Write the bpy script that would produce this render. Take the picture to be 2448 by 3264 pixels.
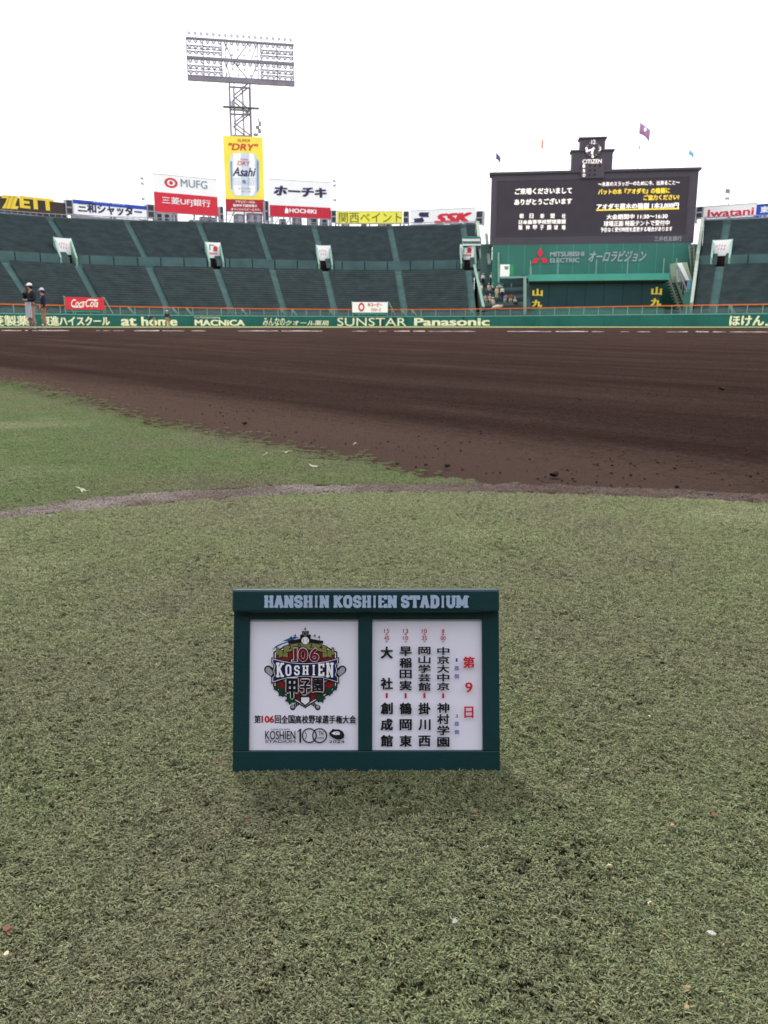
import bpy, bmesh, math, random
from mathutils import Vector, Matrix
random.seed(7)
for o in list(bpy.data.objects): bpy.data.objects.remove(o)
SC = bpy.context.scene
COL = SC.collection
R = math.radians

# ------------------------------------------------------------------ camera
FPX, HOR, CAMZ = 2650.0, 1038.0, 0.33          # focal length in photo pixels, horizon row, camera height
PIT = math.atan((1632 - HOR) / FPX)
cam_d = bpy.data.cameras.new('camera'); cam = bpy.data.objects.new('camera', cam_d); COL.objects.link(cam)
cam.location = (0, 0, CAMZ); cam.rotation_euler = (R(90) - PIT, 0, 0)
cam_d.sensor_fit = 'VERTICAL'; cam_d.sensor_height = 36; cam_d.sensor_width = 27
cam_d.lens = FPX / 3264 * 36
cam_d.clip_start = 0.02; cam_d.clip_end = 4000
cam_d.dof.use_dof = True; cam_d.dof.focus_distance = 0.64; cam_d.dof.aperture_fstop = 30
SC.camera = cam
# ------------------------------------------------------------------ sky, sun, exposure
W = bpy.data.worlds.new('World'); SC.world = W; W.use_nodes = True
nt = W.node_tree; nt.nodes.clear()
SUN_EL, SUN_AZ = 54, -14        # azimuth from +Y, clockwise
sky = nt.nodes.new('ShaderNodeTexSky'); sky.sky_type = 'NISHITA'; sky.sun_disc = False
sky.sun_elevation = R(SUN_EL); sky.sun_rotation = R(SUN_AZ); sky.dust_density = 4; sky.air_density = 1
tc = nt.nodes.new('ShaderNodeTexCoord')
cn = nt.nodes.new('ShaderNodeTexNoise'); cn.inputs['Scale'].default_value = 1.6; cn.inputs['Detail'].default_value = 5
nt.links.new(tc.outputs['Generated'], cn.inputs['Vector'])
cr = nt.nodes.new('ShaderNodeMapRange'); cr.inputs['To Min'].default_value = 0.9; cr.inputs['To Max'].default_value = 1.0
nt.links.new(cn.outputs['Fac'], cr.inputs['Value'])
mx = nt.nodes.new('ShaderNodeMix'); mx.data_type = 'RGBA'
nt.links.new(cr.outputs[0], mx.inputs[0]); nt.links.new(sky.outputs[0], mx.inputs[6])
mx.inputs[7].default_value = (9.6, 9.6, 10.0, 1)          # high white overcast
bg = nt.nodes.new('ShaderNodeBackground'); bg.inputs['Strength'].default_value = 0.10
wo = nt.nodes.new('ShaderNodeOutputWorld')
nt.links.new(mx.outputs[2], bg.inputs['Color']); nt.links.new(bg.outputs[0], wo.inputs['Surface'])
sd = bpy.data.lights.new('sun', 'SUN'); sd.energy = 1.5; sd.angle = R(10); sd.color = (1, .96, .9)
so = bpy.data.objects.new('sun', sd); COL.objects.link(so)
az = R(SUN_AZ); el = R(SUN_EL)
sdir = Vector((math.sin(az) * math.cos(el), math.cos(az) * math.cos(el), math.sin(el)))
so.rotation_euler = sdir.to_track_quat('Z', 'Y').to_euler(); so.location = (0, 40, 60)
SC.view_settings.view_transform = 'Standard'; SC.view_settings.look = 'None'
SC.view_settings.exposure = 0.93; SC.view_settings.gamma = 1
SC.cycles.use_denoising = True
SC.cycles.max_bounces = 6

# ------------------------------------------------------------------ measuring helpers
cp, sp = math.cos(PIT), math.sin(PIT)
def ray(px, py):
    a, b = px - 1224, 1632 - py
    return (a, FPX * cp + b * sp, -FPX * sp + b * cp)
def at_z(px, py, z=0.0):
    r = ray(px, py); t = (z - CAMZ) / r[2]; return Vector((r[0] * t, r[1] * t, z))
def at_y(px, py, y):
    r = ray(px, py); t = y / r[1]; return Vector((r[0] * t, y, r[2] * t + CAMZ))
def proj(x, y, z):
    Z = z - CAMZ; d = y * cp - Z * sp
    return (1224 + FPX * x / d, 1632 - FPX * (y * sp + Z * cp) / d)
def lerp(a, b, t): return a + (b - a) * t
def interp(x, tab):
    if x <= tab[0][0]: return tab[0][1]
    for (x0, y0), (x1, y1) in zip(tab, tab[1:]):
        if x <= x1: return y0 + (y1 - y0) * (x - x0) / (x1 - x0)
    return tab[-1][1]
def smooth(t): t = max(0, min(1, t)); return t * t * (3 - 2 * t)
def gz(x, y): return 0.2 * smooth((y - 3) / 23)
def ground_at(px, py):
    z = 0.0
    for _ in range(12):
        p = at_z(px, py, min(z, CAMZ - .02)); z = gz(p.x, p.y)
    p.z = z; return p

# ------------------------------------------------------------------ materials
def _nodes(name):
    m = bpy.data.materials.new(name); m.use_nodes = True
    t = m.node_tree; return m, t, t.nodes['Principled BSDF']
def mat(name, col, rough=.6, var=.12, scale=3.0, bump=0.0, metal=0.0, emit=0.0, coat=0.0, spec=.18, bscale=None):
    m, t, b = _nodes(name)
    N, L = t.nodes, t.links
    geo = N.new('ShaderNodeNewGeometry')
    n = N.new('ShaderNodeTexNoise'); n.inputs['Scale'].default_value = scale; n.inputs['Detail'].default_value = 6
    L.new(geo.outputs['Position'], n.inputs['Vector'])
    r = N.new('ShaderNodeValToRGB')
    r.color_ramp.elements[0].position = .3; r.color_ramp.elements[1].position = .7
    r.color_ramp.elements[0].color = tuple(c * (1 - var) for c in col) + (1,)
    r.color_ramp.elements[1].color = tuple(min(1, c * (1 + var)) for c in col) + (1,)
    L.new(n.outputs['Fac'], r.inputs['Fac']); L.new(r.outputs['Color'], b.inputs['Base Color'])
    b.inputs['Roughness'].default_value = rough; b.inputs['Metallic'].default_value = metal
    b.inputs['Specular IOR Level'].default_value = spec
    if coat: b.inputs['Coat Weight'].default_value = coat; b.inputs['Coat Roughness'].default_value = .08
    if emit:
        L.new(r.outputs['Color'], b.inputs['Emission Color']); b.inputs['Emission Strength'].default_value = emit
    if bump:
        n2 = N.new('ShaderNodeTexNoise'); n2.inputs['Scale'].default_value = bscale or scale * 20; n2.inputs['Detail'].default_value = 4
        L.new(geo.outputs['Position'], n2.inputs['Vector'])
        bp = N.new('ShaderNodeBump'); bp.inputs['Strength'].default_value = bump; bp.inputs['Distance'].default_value = .002
        L.new(n2.outputs['Fac'], bp.inputs['Height']); L.new(bp.outputs['Normal'], b.inputs['Normal'])
    return m
def srgb(r, g, b):
    f = lambda c: (c / 255 / 12.92) if c < 10 else ((c / 255 + .055) / 1.055) ** 2.4
    return (f(r), f(g), f(b))

M = {}
M['frame'] = mat('green_plastic', (.004, .034, .040), .38, .1, 30, .15, spec=.35)
M['paper'] = mat('printed_card', (.84, .81, .96), .45, .03, 20, 0, coat=.8)
M['ink'] = mat('black_ink', (.012, .012, .016), .5, .1, 40)
M['inkwarm'] = mat('red_ink', (.50, .025, .03), .5, .1, 40)
M['inkblue'] = mat('blue_ink', (.03, .04, .30), .5, .1, 40)
M['sticker'] = mat('pale_blue_letters', (.36, .46, .63), .5, .05, 40)
for k, c in dict(e_blue=(.02, .13, .34), e_navy=(.015, .02, .12), e_red=(.20, .018, .02), e_dred=(.17, .01, .022), e_gold=(.22, .22, .07),
                 e_white=(.82, .82, .9), e_grey=(.35, .36, .42), e_green=(.006, .065, .03), e_black=(.012, .01, .016)).items():
    M[k] = mat('print_' + k[2:], c, .5, .06, 60)
M['fence'] = mat('green_padding', (.015, .115, .10), .6, .18, .25, .1)
M['fencetop'] = mat('pale_green_coping', (.14, .34, .31), .6, .1, 1)
M['cream'] = mat('cream_paint', (.86, .84, .58), .6, .04, 1)
M['orange'] = mat('orange_rail_paint', (.70, .15, .04), .5, .1, 1)
M['post'] = mat('grey_green_post', (.22, .33, .32), .5, .1, 1)
M['seat'] = mat('dark_slate_seat', (.034, .052, .057), .5, .25, .6)
M['pan'] = mat('paler_seat_pan', (.085, .105, .108), .5, .25, .6)  # pans toned paler than the seat backs so the rows show as lines
M['tread'] = mat('dark_concrete_tread', (.075, .115, .118), .8, .2, .5)
M['aisle'] = mat('green_grey_aisle', (.105, .180, .175), .8, .15, .6)
M['walk'] = mat('walkway_concrete', (.13, .21, .205), .8, .12, .5)
M['wallgreen'] = mat('teal_wall', (.06, .112, .116), .5, .2, .4)
M['palegreen'] = mat('pale_green_paint', (.20, .34, .28), .6, .1, 1)
M['sage'] = mat('sage_concrete', (.24, .30, .25), .7, .12, .8)
M['board'] = mat('scoreboard_casing', (.078, .066, .088), .6, .08, .3)
M['screen'] = mat('led_screen_off', (.050, .040, .055), .5, .06, .5)
M['ledw'] = mat('lit_white_led', (.9, .82, .80), .5, .04, 5, emit=.42)
M['ledy'] = mat('lit_yellow_led', (.85, .62, .05), .5, .04, 5, emit=.42)
M['bgreen'] = mat('green_building_wall', (.045, .165, .135), .7, .12, .15)
M['canopy'] = mat('teal_canopy', (.07, .33, .27), .6, .08, .3)
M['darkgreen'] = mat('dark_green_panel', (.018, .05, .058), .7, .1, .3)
M['yellow'] = mat('yellow_lettering', (.85, .62, .06), .5, .05, 1)
M['silver'] = mat('silver_lettering', (.36, .38, .42), .45, .08, 1)
M['red'] = mat('red_sign_face', (.66, .035, .06), .5, .05, 1)
M['white'] = mat('white_sign_face', (.93, .93, .94), .5, .03, .5)
M['signyellow'] = mat('lemon_sign_face', (.88, .84, .10), .5, .04, .5)
M['signdark'] = mat('dark_sign_face', (.055, .042, .036), .5, .08, .5)
M['signblue'] = mat('blue_sign_face', (.03, .08, .50), .5, .05, .5)
M['navy'] = mat('navy_lettering', (.035, .035, .10), .5, .05, 1)
M['greyblue'] = mat('grey_lettering', (.20, .25, .33), .5, .05, 1)
M['steel'] = mat('weathered_steel', (.17, .15, .19), .6, .2, .4)
M['galv'] = mat('galvanised_grey', (.36, .36, .41), .55, .15, .6)
M['lattice'] = mat('dark_speaker_grille', (.05, .05, .065), .6, .2, 1)
M['lampface'] = mat('lamp_glass', (.55, .54, .60), .25, .04, 3)
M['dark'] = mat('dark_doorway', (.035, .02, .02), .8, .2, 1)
M['skin'] = mat('skin', (.42, .24, .17), .6, .08, 20)
M['hair'] = mat('black_hair', (.015, .012, .012), .6, .2, 40)
M['can'] = mat('can_print_silver', (.62, .70, .82), .4, .1, .6)
M['canblue'] = mat('can_print_blue', (.20, .32, .58), .4, .1, .6)
M['chalk'] = mat('chalk', (.50, .44, .42), .9, .2, 20)
M['clod'] = mat('dark_soil_clod', (.026, .017, .014), .95, .4, 60, .6)
def cloth(name, c): 
    if name not in M: M[name] = mat(name, c, .85, .15, 12)
    return M[name]

# ------------------------------------------------------------------ mesh helpers
def setp(o, **k):
    for a, b in k.items():
        if b is not None: o[a] = b
def link(name, me, mats=(), parent=None, label=None, category=None, group=None, kind=None, smooth=False):
    if not isinstance(mats, (list, tuple)): mats = [mats]
    for m in mats: me.materials.append(m)
    if smooth:
        me.shade_smooth()
    o = bpy.data.objects.new(name, me); COL.objects.link(o)
    if parent is not None:
        o.parent = parent; o.matrix_parent_inverse = world_of(parent).inverted()
    setp(o, label=label, category=category, group=group, kind=kind)
    return o
def world_of(o):
    m = Matrix.LocRotScale(o.location, o.rotation_euler, o.scale)
    if o.parent: m = world_of(o.parent) @ o.matrix_parent_inverse @ m
    return m
def empty(name, loc, label=None, category=None, group=None, kind=None):
    o = bpy.data.objects.new(name, None); COL.objects.link(o); o.location = loc; o.empty_display_size = .1
    setp(o, label=label, category=category, group=group, kind=kind)
    return o
class MB:
    def __init__(s): s.v, s.f, s.m = [], [], []
    def add(s, v, f, mi=0):
        b = len(s.v); s.v += [tuple(p) for p in v]
        for q in f: s.f.append(tuple(i + b for i in q)); s.m.append(mi)
        return s
    def quad(s, a, b, c, d, mi=0): return s.add([a, b, c, d], [(0, 1, 2, 3)], mi)
    def hexa(s, p, mi=0):          # p: 4 bottom + 4 top
        return s.add(p, [(3, 2, 1, 0), (4, 5, 6, 7), (0, 1, 5, 4), (1, 2, 6, 5), (2, 3, 7, 6), (3, 0, 4, 7)], mi)
    def box(s, c, d, mi=0, rz=0.0, M4=None):
        x, y, z = d[0] / 2, d[1] / 2, d[2] / 2
        p = [Vector(q) for q in ((-x, -y, -z), (x, -y, -z), (x, y, -z), (-x, y, -z), (-x, -y, z), (x, -y, z), (x, y, z), (-x, y, z))]
        if rz: p = [Matrix.Rotation(rz, 3, 'Z') @ q for q in p]
        p = [q + Vector(c) for q in p]
        if M4: p = [M4 @ q for q in p]
        return s.hexa(p, mi)
    def bar(s, a, b, w, h=None, mi=0, n=4):
        a, b = Vector(a), Vector(b); d = (b - a)
        if d.length < 1e-6: return s
        d.normalize(); h = h or w
        u = d.cross(Vector((0, 0, 1)))
        if u.length < 1e-3: u = Vector((1, 0, 0))
        u.normalize(); v = d.cross(u)
        if n == 4: o = [(-w / 2, -h / 2), (w / 2, -h / 2), (w / 2, h / 2), (-w / 2, h / 2)]
        else: o = [(math.cos(2 * math.pi * k / n) * w / 2, math.sin(2 * math.pi * k / n) * h / 2) for k in range(n)]
        p = [a + u * i + v * j for i, j in o] + [b + u * i + v * j for i, j in o]
        f = [tuple(range(n))[::-1], tuple(range(n, 2 * n))] + [(i, (i + 1) % n, n + (i + 1) % n, n + i) for i in range(n)]
        return s.add(p, f, mi)
    def build(s, name, mats, parent=None, **k):
        me = bpy.data.meshes.new(name); me.from_pydata(s.v, [], s.f); 
        if any(s.m): me.polygons.foreach_set('material_index', s.m)
        me.update()
        return link(name, me, mats, parent, **k)

# text as flat outlines ------------------------------------------------
_tc = {}
def text2d(s, bold=0.0, spacing=1.0, shear=0.0):
    key = (s, bold, spacing, shear)
    if key in _tc: return _tc[key]
    cu = bpy.data.curves.new('t', 'FONT'); cu.body = s; cu.size = 1; cu.offset = bold; cu.space_character = spacing
    cu.resolution_u = 3; cu.fill_mode = 'BOTH'; cu.shear = shear
    o = bpy.data.objects.new('t', cu); COL.objects.link(o)
    me = bpy.data.meshes.new_from_object(o)
    v = [(p.co.x, p.co.y) for p in me.vertices]; f = [tuple(p.vertices) for p in me.polygons]
    bpy.data.objects.remove(o); bpy.data.curves.remove(cu); bpy.data.meshes.remove(me)
    if v:
        x0, x1 = min(p[0] for p in v), max(p[0] for p in v); y0, y1 = min(p[1] for p in v), max(p[1] for p in v)
        w, h = max(x1 - x0, 1e-6), max(y1 - y0, 1e-6)
        v = [((p[0] - x0) / w, (p[1] - y0) / h) for p in v]
    else: w = h = 1
    _tc[key] = (v, f, w / h); return _tc[key]
def put_text(mb, fn, s, bold=0.0, mi=0, shear=0.0, spacing=1.0, layer=0):
    """fn(u, v, layer) -> 3D point; u, v in 0..1 of the text's own box, v up"""
    v, f, asp = text2d(s, 0.0, spacing, shear)
    offs = [(0, 0)] if bold < .008 else [(-1, -.6), (1, -.6), (-1, .6), (1, .6), (0, 0)]
    d = bold * .9
    for k, (i, j) in enumerate(offs):
        q = [fn(a * (1 - 2 * d / asp) + d / asp + i * d / asp, b * (1 - 2 * d) + d + j * d, layer) for a, b in v]
        if k: 
            n_ = (Vector((0, 0, CAMZ)) - Vector(q[0])); n_.normalize(); n_ *= .004 * k
            q = [Vector(p) + n_ for p in q]
        mb.add(q, f, mi)

class Plane:
    """a vertical upright rectangle's plane, found from two columns and their depths"""
    def __init__(s, px0, y0, px1, y1, pyref=800):
        a, b = at_y(px0, pyref, y0), at_y(px1, pyref, y1)
        s.O = Vector((a.x, a.y, 0)); d = Vector((b.x - a.x, b.y - a.y, 0)); s.W = d.length
        s.U = d.normalized(); s.N = Vector((s.U.y, -s.U.x, 0))       # towards the field
    @classmethod
    def pts(c, a, b):
        s = c.__new__(c); s.O = Vector((a[0], a[1], 0)); d = Vector((b[0] - a[0], b[1] - a[1], 0)); s.W = d.length
        s.U = d.normalized(); s.N = Vector((s.U.y, -s.U.x, 0)); return s
    def hit(s, px, py):
        r = Vector(ray(px, py)); c = Vector((0, 0, CAMZ)); t = (s.O - c).dot(s.N) / r.dot(s.N); p = c + r * t
        return ((p - s.O).dot(s.U), p.z)
    def p(s, a, z, off=0.0): return s.O + s.U * a + Vector((0, 0, z)) + s.N * off
    def box(s, mb, a0, a1, z0, z1, o0, o1, mi=0):
        P = [s.p(a, z, o) for z in (z0, z1) for a, o in ((a0, o1), (a1, o1), (a1, o0), (a0, o0))]
        mb.hexa(P, mi)
    def pbox(s, mb, px0, py0, px1, py1, o0, o1, mi=0):     # corners given as seen
        (a0, _), (a1, _) = s.hit(px0, (py0 + py1) / 2), s.hit(px1, (py0 + py1) / 2)
        z1 = s.hit((px0 + px1) / 2, py0)[1]; z0 = s.hit((px0 + px1) / 2, py1)[1]
        s.box(mb, a0, a1, z0, z1, o0, o1, mi); return a0, a1, z0, z1
    def text(s, mb, t, px0, px1, py0, py1, off, bold=0.0, mi=0, shear=0.0, lay=0.0, spacing=1.0):
        ym = (py0 + py1) / 2; xm = (px0 + px1) / 2
        a0, a1 = s.hit(px0, ym)[0], s.hit(px1, ym)[0]; z1, z0 = s.hit(xm, py0)[1], s.hit(xm, py1)[1]
        put_text(mb, lambda u, v, l: s.p(lerp(a0, a1, u), lerp(z0, z1, v), off), t, bold, mi, shear, spacing)
    def poly(s, mb, pts, off, mi=0):                      # pixel polygon lying flat on the face
        P = [s.p(*s.hit(*q), off) for q in pts]; mb.add(P, [tuple(range(len(P)))[::-1]], mi)

# ------------------------------------------------------------------ ground, dirt, turf sheets
def soil_material():
    m, t, b = _nodes('dark_infield_soil'); N, L = t.nodes, t.links
    geo = N.new('ShaderNodeNewGeometry')
    def noise(sc, det, vec=None, rough=.5):
        n = N.new('ShaderNodeTexNoise'); n.inputs['Scale'].default_value = sc; n.inputs['Detail'].default_value = det
        n.inputs['Roughness'].default_value = rough
        L.new(vec or geo.outputs['Position'], n.inputs['Vector']); return n.outputs['Fac']
    mr0 = N.new('ShaderNodeMapping'); mr0.inputs['Rotation'].default_value = (0, 0, R(50)); L.new(geo.outputs['Position'], mr0.inputs['Vector'])
    mp = N.new('ShaderNodeMapping'); mp.inputs['Scale'].default_value = (.10, 1.5, 1); L.new(mr0.outputs[0], mp.inputs['Vector'])
    sx = N.new('ShaderNodeSeparateXYZ'); L.new(mr0.outputs[0], sx.inputs[0])      # y: distance from the grass edge (about 1.3 there)
    mpb = N.new('ShaderNodeMapping'); mpb.inputs['Scale'].default_value = (.6, 3.4, 1); L.new(mr0.outputs[0], mpb.inputs['Vector'])
    n1b = noise(1.0, 7, mpb.outputs[0], .7)
    n1 = noise(1.3, 5, mp.outputs[0], .6); n2 = noise(55, 8, None, .75); n3 = noise(170, 4)
    def mth(op, a, b_, v=None):
        k = N.new('ShaderNodeMath'); k.operation = op
        for i, q in enumerate((a, b_)):
            if isinstance(q, (int, float)): k.inputs[i].default_value = q
            else: L.new(q, k.inputs[i])
        return k.outputs[0]
    edge = N.new('ShaderNodeMapRange'); edge.inputs['From Min'].default_value = 1.45; edge.inputs['From Max'].default_value = 2.1; edge.inputs['To Min'].default_value = .40; edge.inputs['To Max'].default_value = -.05; L.new(sx.outputs['Y'], edge.inputs['Value'])
    s = mth('ADD', mth('ADD', edge.outputs[0], mth('ADD', mth('ADD', mth('MULTIPLY', n1, .42), mth('MULTIPLY', n1b, .35)), .1)), mth('ADD', mth('MULTIPLY', n2, .72), mth('MULTIPLY', n3, .40)))
    r = N.new('ShaderNodeValToRGB'); e = r.color_ramp.elements
    e[0].position = .72; e[0].color = (.021, .0138, .0118, 1); e[1].position = 1.28; e[1].color = (.100, .067, .055, 1)
    x = r.color_ramp.elements.new(1.0 - .02); x.color = (.046, .0298, .0252, 1)
    mr = N.new('ShaderNodeMapRange'); mr.inputs['From Max'].default_value = 2.0; L.new(s, mr.inputs['Value'])
    for q, pz in zip(sorted(r.color_ramp.elements, key=lambda q: q.position), (.36, .5, .64)): q.position = pz
    L.new(mr.outputs[0], r.inputs['Fac']); L.new(r.outputs[0], b.inputs['Base Color'])
    b.inputs['Roughness'].default_value = 1; b.inputs['Specular IOR Level'].default_value = .0
    h = mth('ADD', mth('MULTIPLY', n2, 1.0), mth('MULTIPLY', n3, .25))
    bp = N.new('ShaderNodeBump'); bp.inputs['Strength'].default_value = 1.0; bp.inputs['Distance'].default_value = .03
    L.new(h, bp.inputs['Height']); L.new(bp.outputs[0], b.inputs['Normal'])
    return m
def turf_material(name, cols, patch=1.5, island=True, rough=.7, stain=False):
    """blades and the mat below them: colour by patch and by blade"""
    m, t, b = _nodes(name); N, L = t.nodes, t.links
    geo = N.new('ShaderNodeNewGeometry')
    n = N.new('ShaderNodeTexNoise'); n.inputs['Scale'].default_value = patch; n.inputs['Detail'].default_value = 6; n.inputs['Roughness'].default_value = .6
    L.new(geo.outputs['Position'], n.inputs['Vector'])
    r = N.new('ShaderNodeValToRGB'); el = r.color_ramp.elements
    pos = [.34 + .32 * i / (len(cols) - 1) for i in range(len(cols))]
    el[0].position = pos[0]; el[0].color = cols[0] + (1,); el[1].position = pos[-1]; el[1].color = cols[-1] + (1,)
    for pz, c in list(zip(pos, cols))[1:-1]:
        q = el.new(pz); q.color = c + (1,)
    L.new(n.outputs['Fac'], r.inputs['Fac'])
    out = r.outputs['Color']
    if not stain and patch > 2:      # light falloff put into the colour: turf darkened near the camera, lightened further off
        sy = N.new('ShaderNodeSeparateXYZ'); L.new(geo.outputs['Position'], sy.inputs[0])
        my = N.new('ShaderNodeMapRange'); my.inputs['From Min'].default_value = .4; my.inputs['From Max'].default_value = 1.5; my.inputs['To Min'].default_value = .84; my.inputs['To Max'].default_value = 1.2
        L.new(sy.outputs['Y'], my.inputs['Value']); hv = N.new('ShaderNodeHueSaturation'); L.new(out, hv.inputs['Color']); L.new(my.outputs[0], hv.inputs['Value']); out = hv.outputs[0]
    if stain:        # soil trodden over the line on the infield side
        sx = N.new('ShaderNodeSeparateXYZ'); L.new(geo.outputs['Position'], sx.inputs[0])
        ad = N.new('ShaderNodeMath'); ad.operation = 'MULTIPLY_ADD'; ad.inputs[1].default_value = .5; L.new(n.outputs['Fac'], ad.inputs[0]); L.new(sx.outputs['X'], ad.inputs[2])
        ms_ = N.new('ShaderNodeMapRange'); ms_.inputs['From Min'].default_value = -.15; ms_.inputs['From Max'].default_value = .65; ms_.inputs['To Max'].default_value = .7; L.new(ad.outputs[0], ms_.inputs['Value'])
        mx_ = N.new('ShaderNodeMix'); mx_.data_type = 'RGBA'; L.new(ms_.outputs[0], mx_.inputs[0]); L.new(out, mx_.inputs[6]); mx_.inputs[7].default_value = (.135, .098, .080, 1); out = mx_.outputs[2]
    if island:
        mr = N.new('ShaderNodeMapRange'); mr.inputs['To Min'].default_value = .25; mr.inputs['To Max'].default_value = 2.2
        tn = N.new('ShaderNodeAttribute'); tn.attribute_name = 'tone'; L.new(tn.outputs['Fac'], mr.inputs['Value'])
        hs = N.new('ShaderNodeHueSaturation'); L.new(out, hs.inputs['Color']); L.new(mr.outputs[0], hs.inputs['Value'])
        m2 = N.new('ShaderNodeMath'); m2.operation = 'FRACT'; mm = N.new('ShaderNodeMath'); mm.operation = 'MULTIPLY'; mm.inputs[1].default_value = 37.7
        L.new(geo.outputs['Random Per Island'], mm.inputs[0]); L.new(mm.outputs[0], m2.inputs[0])
        r3 = N.new('ShaderNodeMapRange'); r3.inputs['To Min'].default_value = .45; r3.inputs['To Max'].default_value = .53
        L.new(m2.outputs[0], r3.inputs['Value']); L.new(r3.outputs[0], hs.inputs['Hue'])
        out = hs.outputs[0]
    L.new(out, b.inputs['Base Color']); b.inputs['Roughness'].default_value = rough
    if island:
        tr = N.new('ShaderNodeBsdfTranslucent'); L.new(out, tr.inputs['Color']); ms = N.new('ShaderNodeMixShader'); ms.inputs[0].default_value = .35
        L.new(b.outputs[0], ms.inputs[1]); L.new(tr.outputs[0], ms.inputs[2]); L.new(ms.outputs[0], N['Material Output'].inputs['Surface'])
    b.inputs['Specular IOR Level'].default_value = .06
    if island:
        b.inputs['Subsurface Weight'].default_value = 0
    return m
M['soil'] = soil_material()
G_NEAR = [(.172, .170, .110), (.194, .204, .120), (.184, .210, .112), (.236, .254, .150)]
G_FAR = [(.175, .165, .105), (.18, .200, .11), (.155, .212, .092), (.240, .262, .158)]
G_BAND = [(.17, .135, .11), (.25, .215, .19), (.38, .345, .32)]
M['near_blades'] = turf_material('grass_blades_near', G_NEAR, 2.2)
M['far_blades'] = turf_material('grass_blades_far', G_FAR, 1.3)
M['band_fibre'] = turf_material('mauve_turf_fibres', G_BAND, 4, stain=True)
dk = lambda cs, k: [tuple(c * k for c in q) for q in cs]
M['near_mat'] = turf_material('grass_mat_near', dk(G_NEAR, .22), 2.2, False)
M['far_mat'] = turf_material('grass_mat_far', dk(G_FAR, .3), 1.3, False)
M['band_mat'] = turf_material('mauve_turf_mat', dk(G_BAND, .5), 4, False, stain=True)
M['outgrass'] = turf_material('outfield_grass', [(.20, .22, .07), (.26, .29, .10)], .3, False)

xs = [-700, -300, -150, -80] + [-60 + 3 * i for i in range(41)] + [80, 150, 300, 700]
ys = [-300, -100, -30, -8, -2, 0] + [1 + i * .8 for i in range(36)] + [32, 38, 48, 62, 80, 110, 160, 300, 1200]
mb = MB(); nx = len(xs)
mb.add([(x, y, gz(x, y) - .008) for y in ys for x in xs],
       [(j * nx + i, j * nx + i + 1, (j + 1) * nx + i + 1, (j + 1) * nx + i) for j in range(len(ys) - 1) for i in range(nx - 1)])
mb.build('infield_dirt', M['soil'], kind='structure', label='dark brown raked soil of the infield', smooth=True)

# boundaries, read in photo pixels and laid on the ground as curves y(x)
def curve(pts, jit=0.0, step=.02):
    w = [ground_at(*q) for q in pts]; tab = [(q.x, q.y) for q in w]
    a, b = tab[0], tab[1]; k = (b[1] - a[1]) / (b[0] - a[0])
    tab.insert(0, (a[0] - 3, a[1] - 3 * k * .7))
    a, b = tab[-2], tab[-1]; k = (b[1] - a[1]) / (b[0] - a[0])
    tab.append((b[0] + 3, b[1] + 3 * k))
    return tab
BL = curve([(0, 1660), (295, 1627), (590, 1605), (886, 1579), (1224, 1572), (1519, 1572), (1814, 1579), (2110, 1590), (2448, 1606)])
BU = curve([(0, 1633), (295, 1590), (590, 1567), (886, 1550), (1224, 1545), (1519, 1544), (1814, 1550), (2110, 1562), (2448, 1578)])
DB = curve([(0, 1206), (110, 1221), (295, 1262), (398, 1295), (516, 1336), (664, 1354), (812, 1384), (960, 1413), (1107, 1440), (1224, 1462), (1370, 1500), (1500, 1526), (1640, 1548), (1800, 1552)])
wob = lambda x, a, s: a * (math.sin(x * 31 + s) + .6 * math.sin(x * 83 + 2 * s) + .4 * math.sin(x * 190 + s))
def sheet(name, lo, hi, x0, x1, nxs, nys, z, material, **k):
    v, f = [], []
    for i in range(nxs + 1):
        x = lerp(x0, x1, i / nxs); a, b = lo(x), hi(x)
        if b < a: b = a
        for j in range(nys + 1):
            y = lerp(a, b, j / nys); v.append((x, y, gz(x, y) + z))
    for i in range(nxs):
        for j in range(nys):
            q = i * (nys + 1) + j; f.append((q, q + nys + 1, q + nys + 2, q + 1))
    me = bpy.data.meshes.new(name); me.from_pydata(v, [], f); me.update()
    return link(name, me, material, **k)
bl = lambda x: interp(x, BL) + wob(x, .0015, 1)
bu = lambda x: interp(x, BU) + wob(x, .003, 2)
db = lambda x: max(interp(x, DB) + wob(x, .022, 3) * (interp(x, DB) / 3), interp(x, BU))
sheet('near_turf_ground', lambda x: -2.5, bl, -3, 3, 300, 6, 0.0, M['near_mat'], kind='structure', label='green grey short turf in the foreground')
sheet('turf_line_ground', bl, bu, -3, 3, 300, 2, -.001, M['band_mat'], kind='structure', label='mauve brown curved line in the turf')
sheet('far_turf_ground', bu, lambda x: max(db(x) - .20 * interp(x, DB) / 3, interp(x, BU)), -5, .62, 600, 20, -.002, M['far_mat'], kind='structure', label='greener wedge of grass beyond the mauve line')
v = []
mb = MB()
outer = 62
mb.add([(x, y, gz(x, y)) for y in (outer, 80, 110, 400) for x in (-250, -80, 0, 80, 250)],
       [(j * 5 + i, j * 5 + i + 1, (j + 1) * 5 + i + 1, (j + 1) * 5 + i) for j in range(3) for i in range(4)])
mb.build('outfield_grass', M['outgrass'], kind='structure', label='thin strip of outfield grass before the fence')

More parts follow.
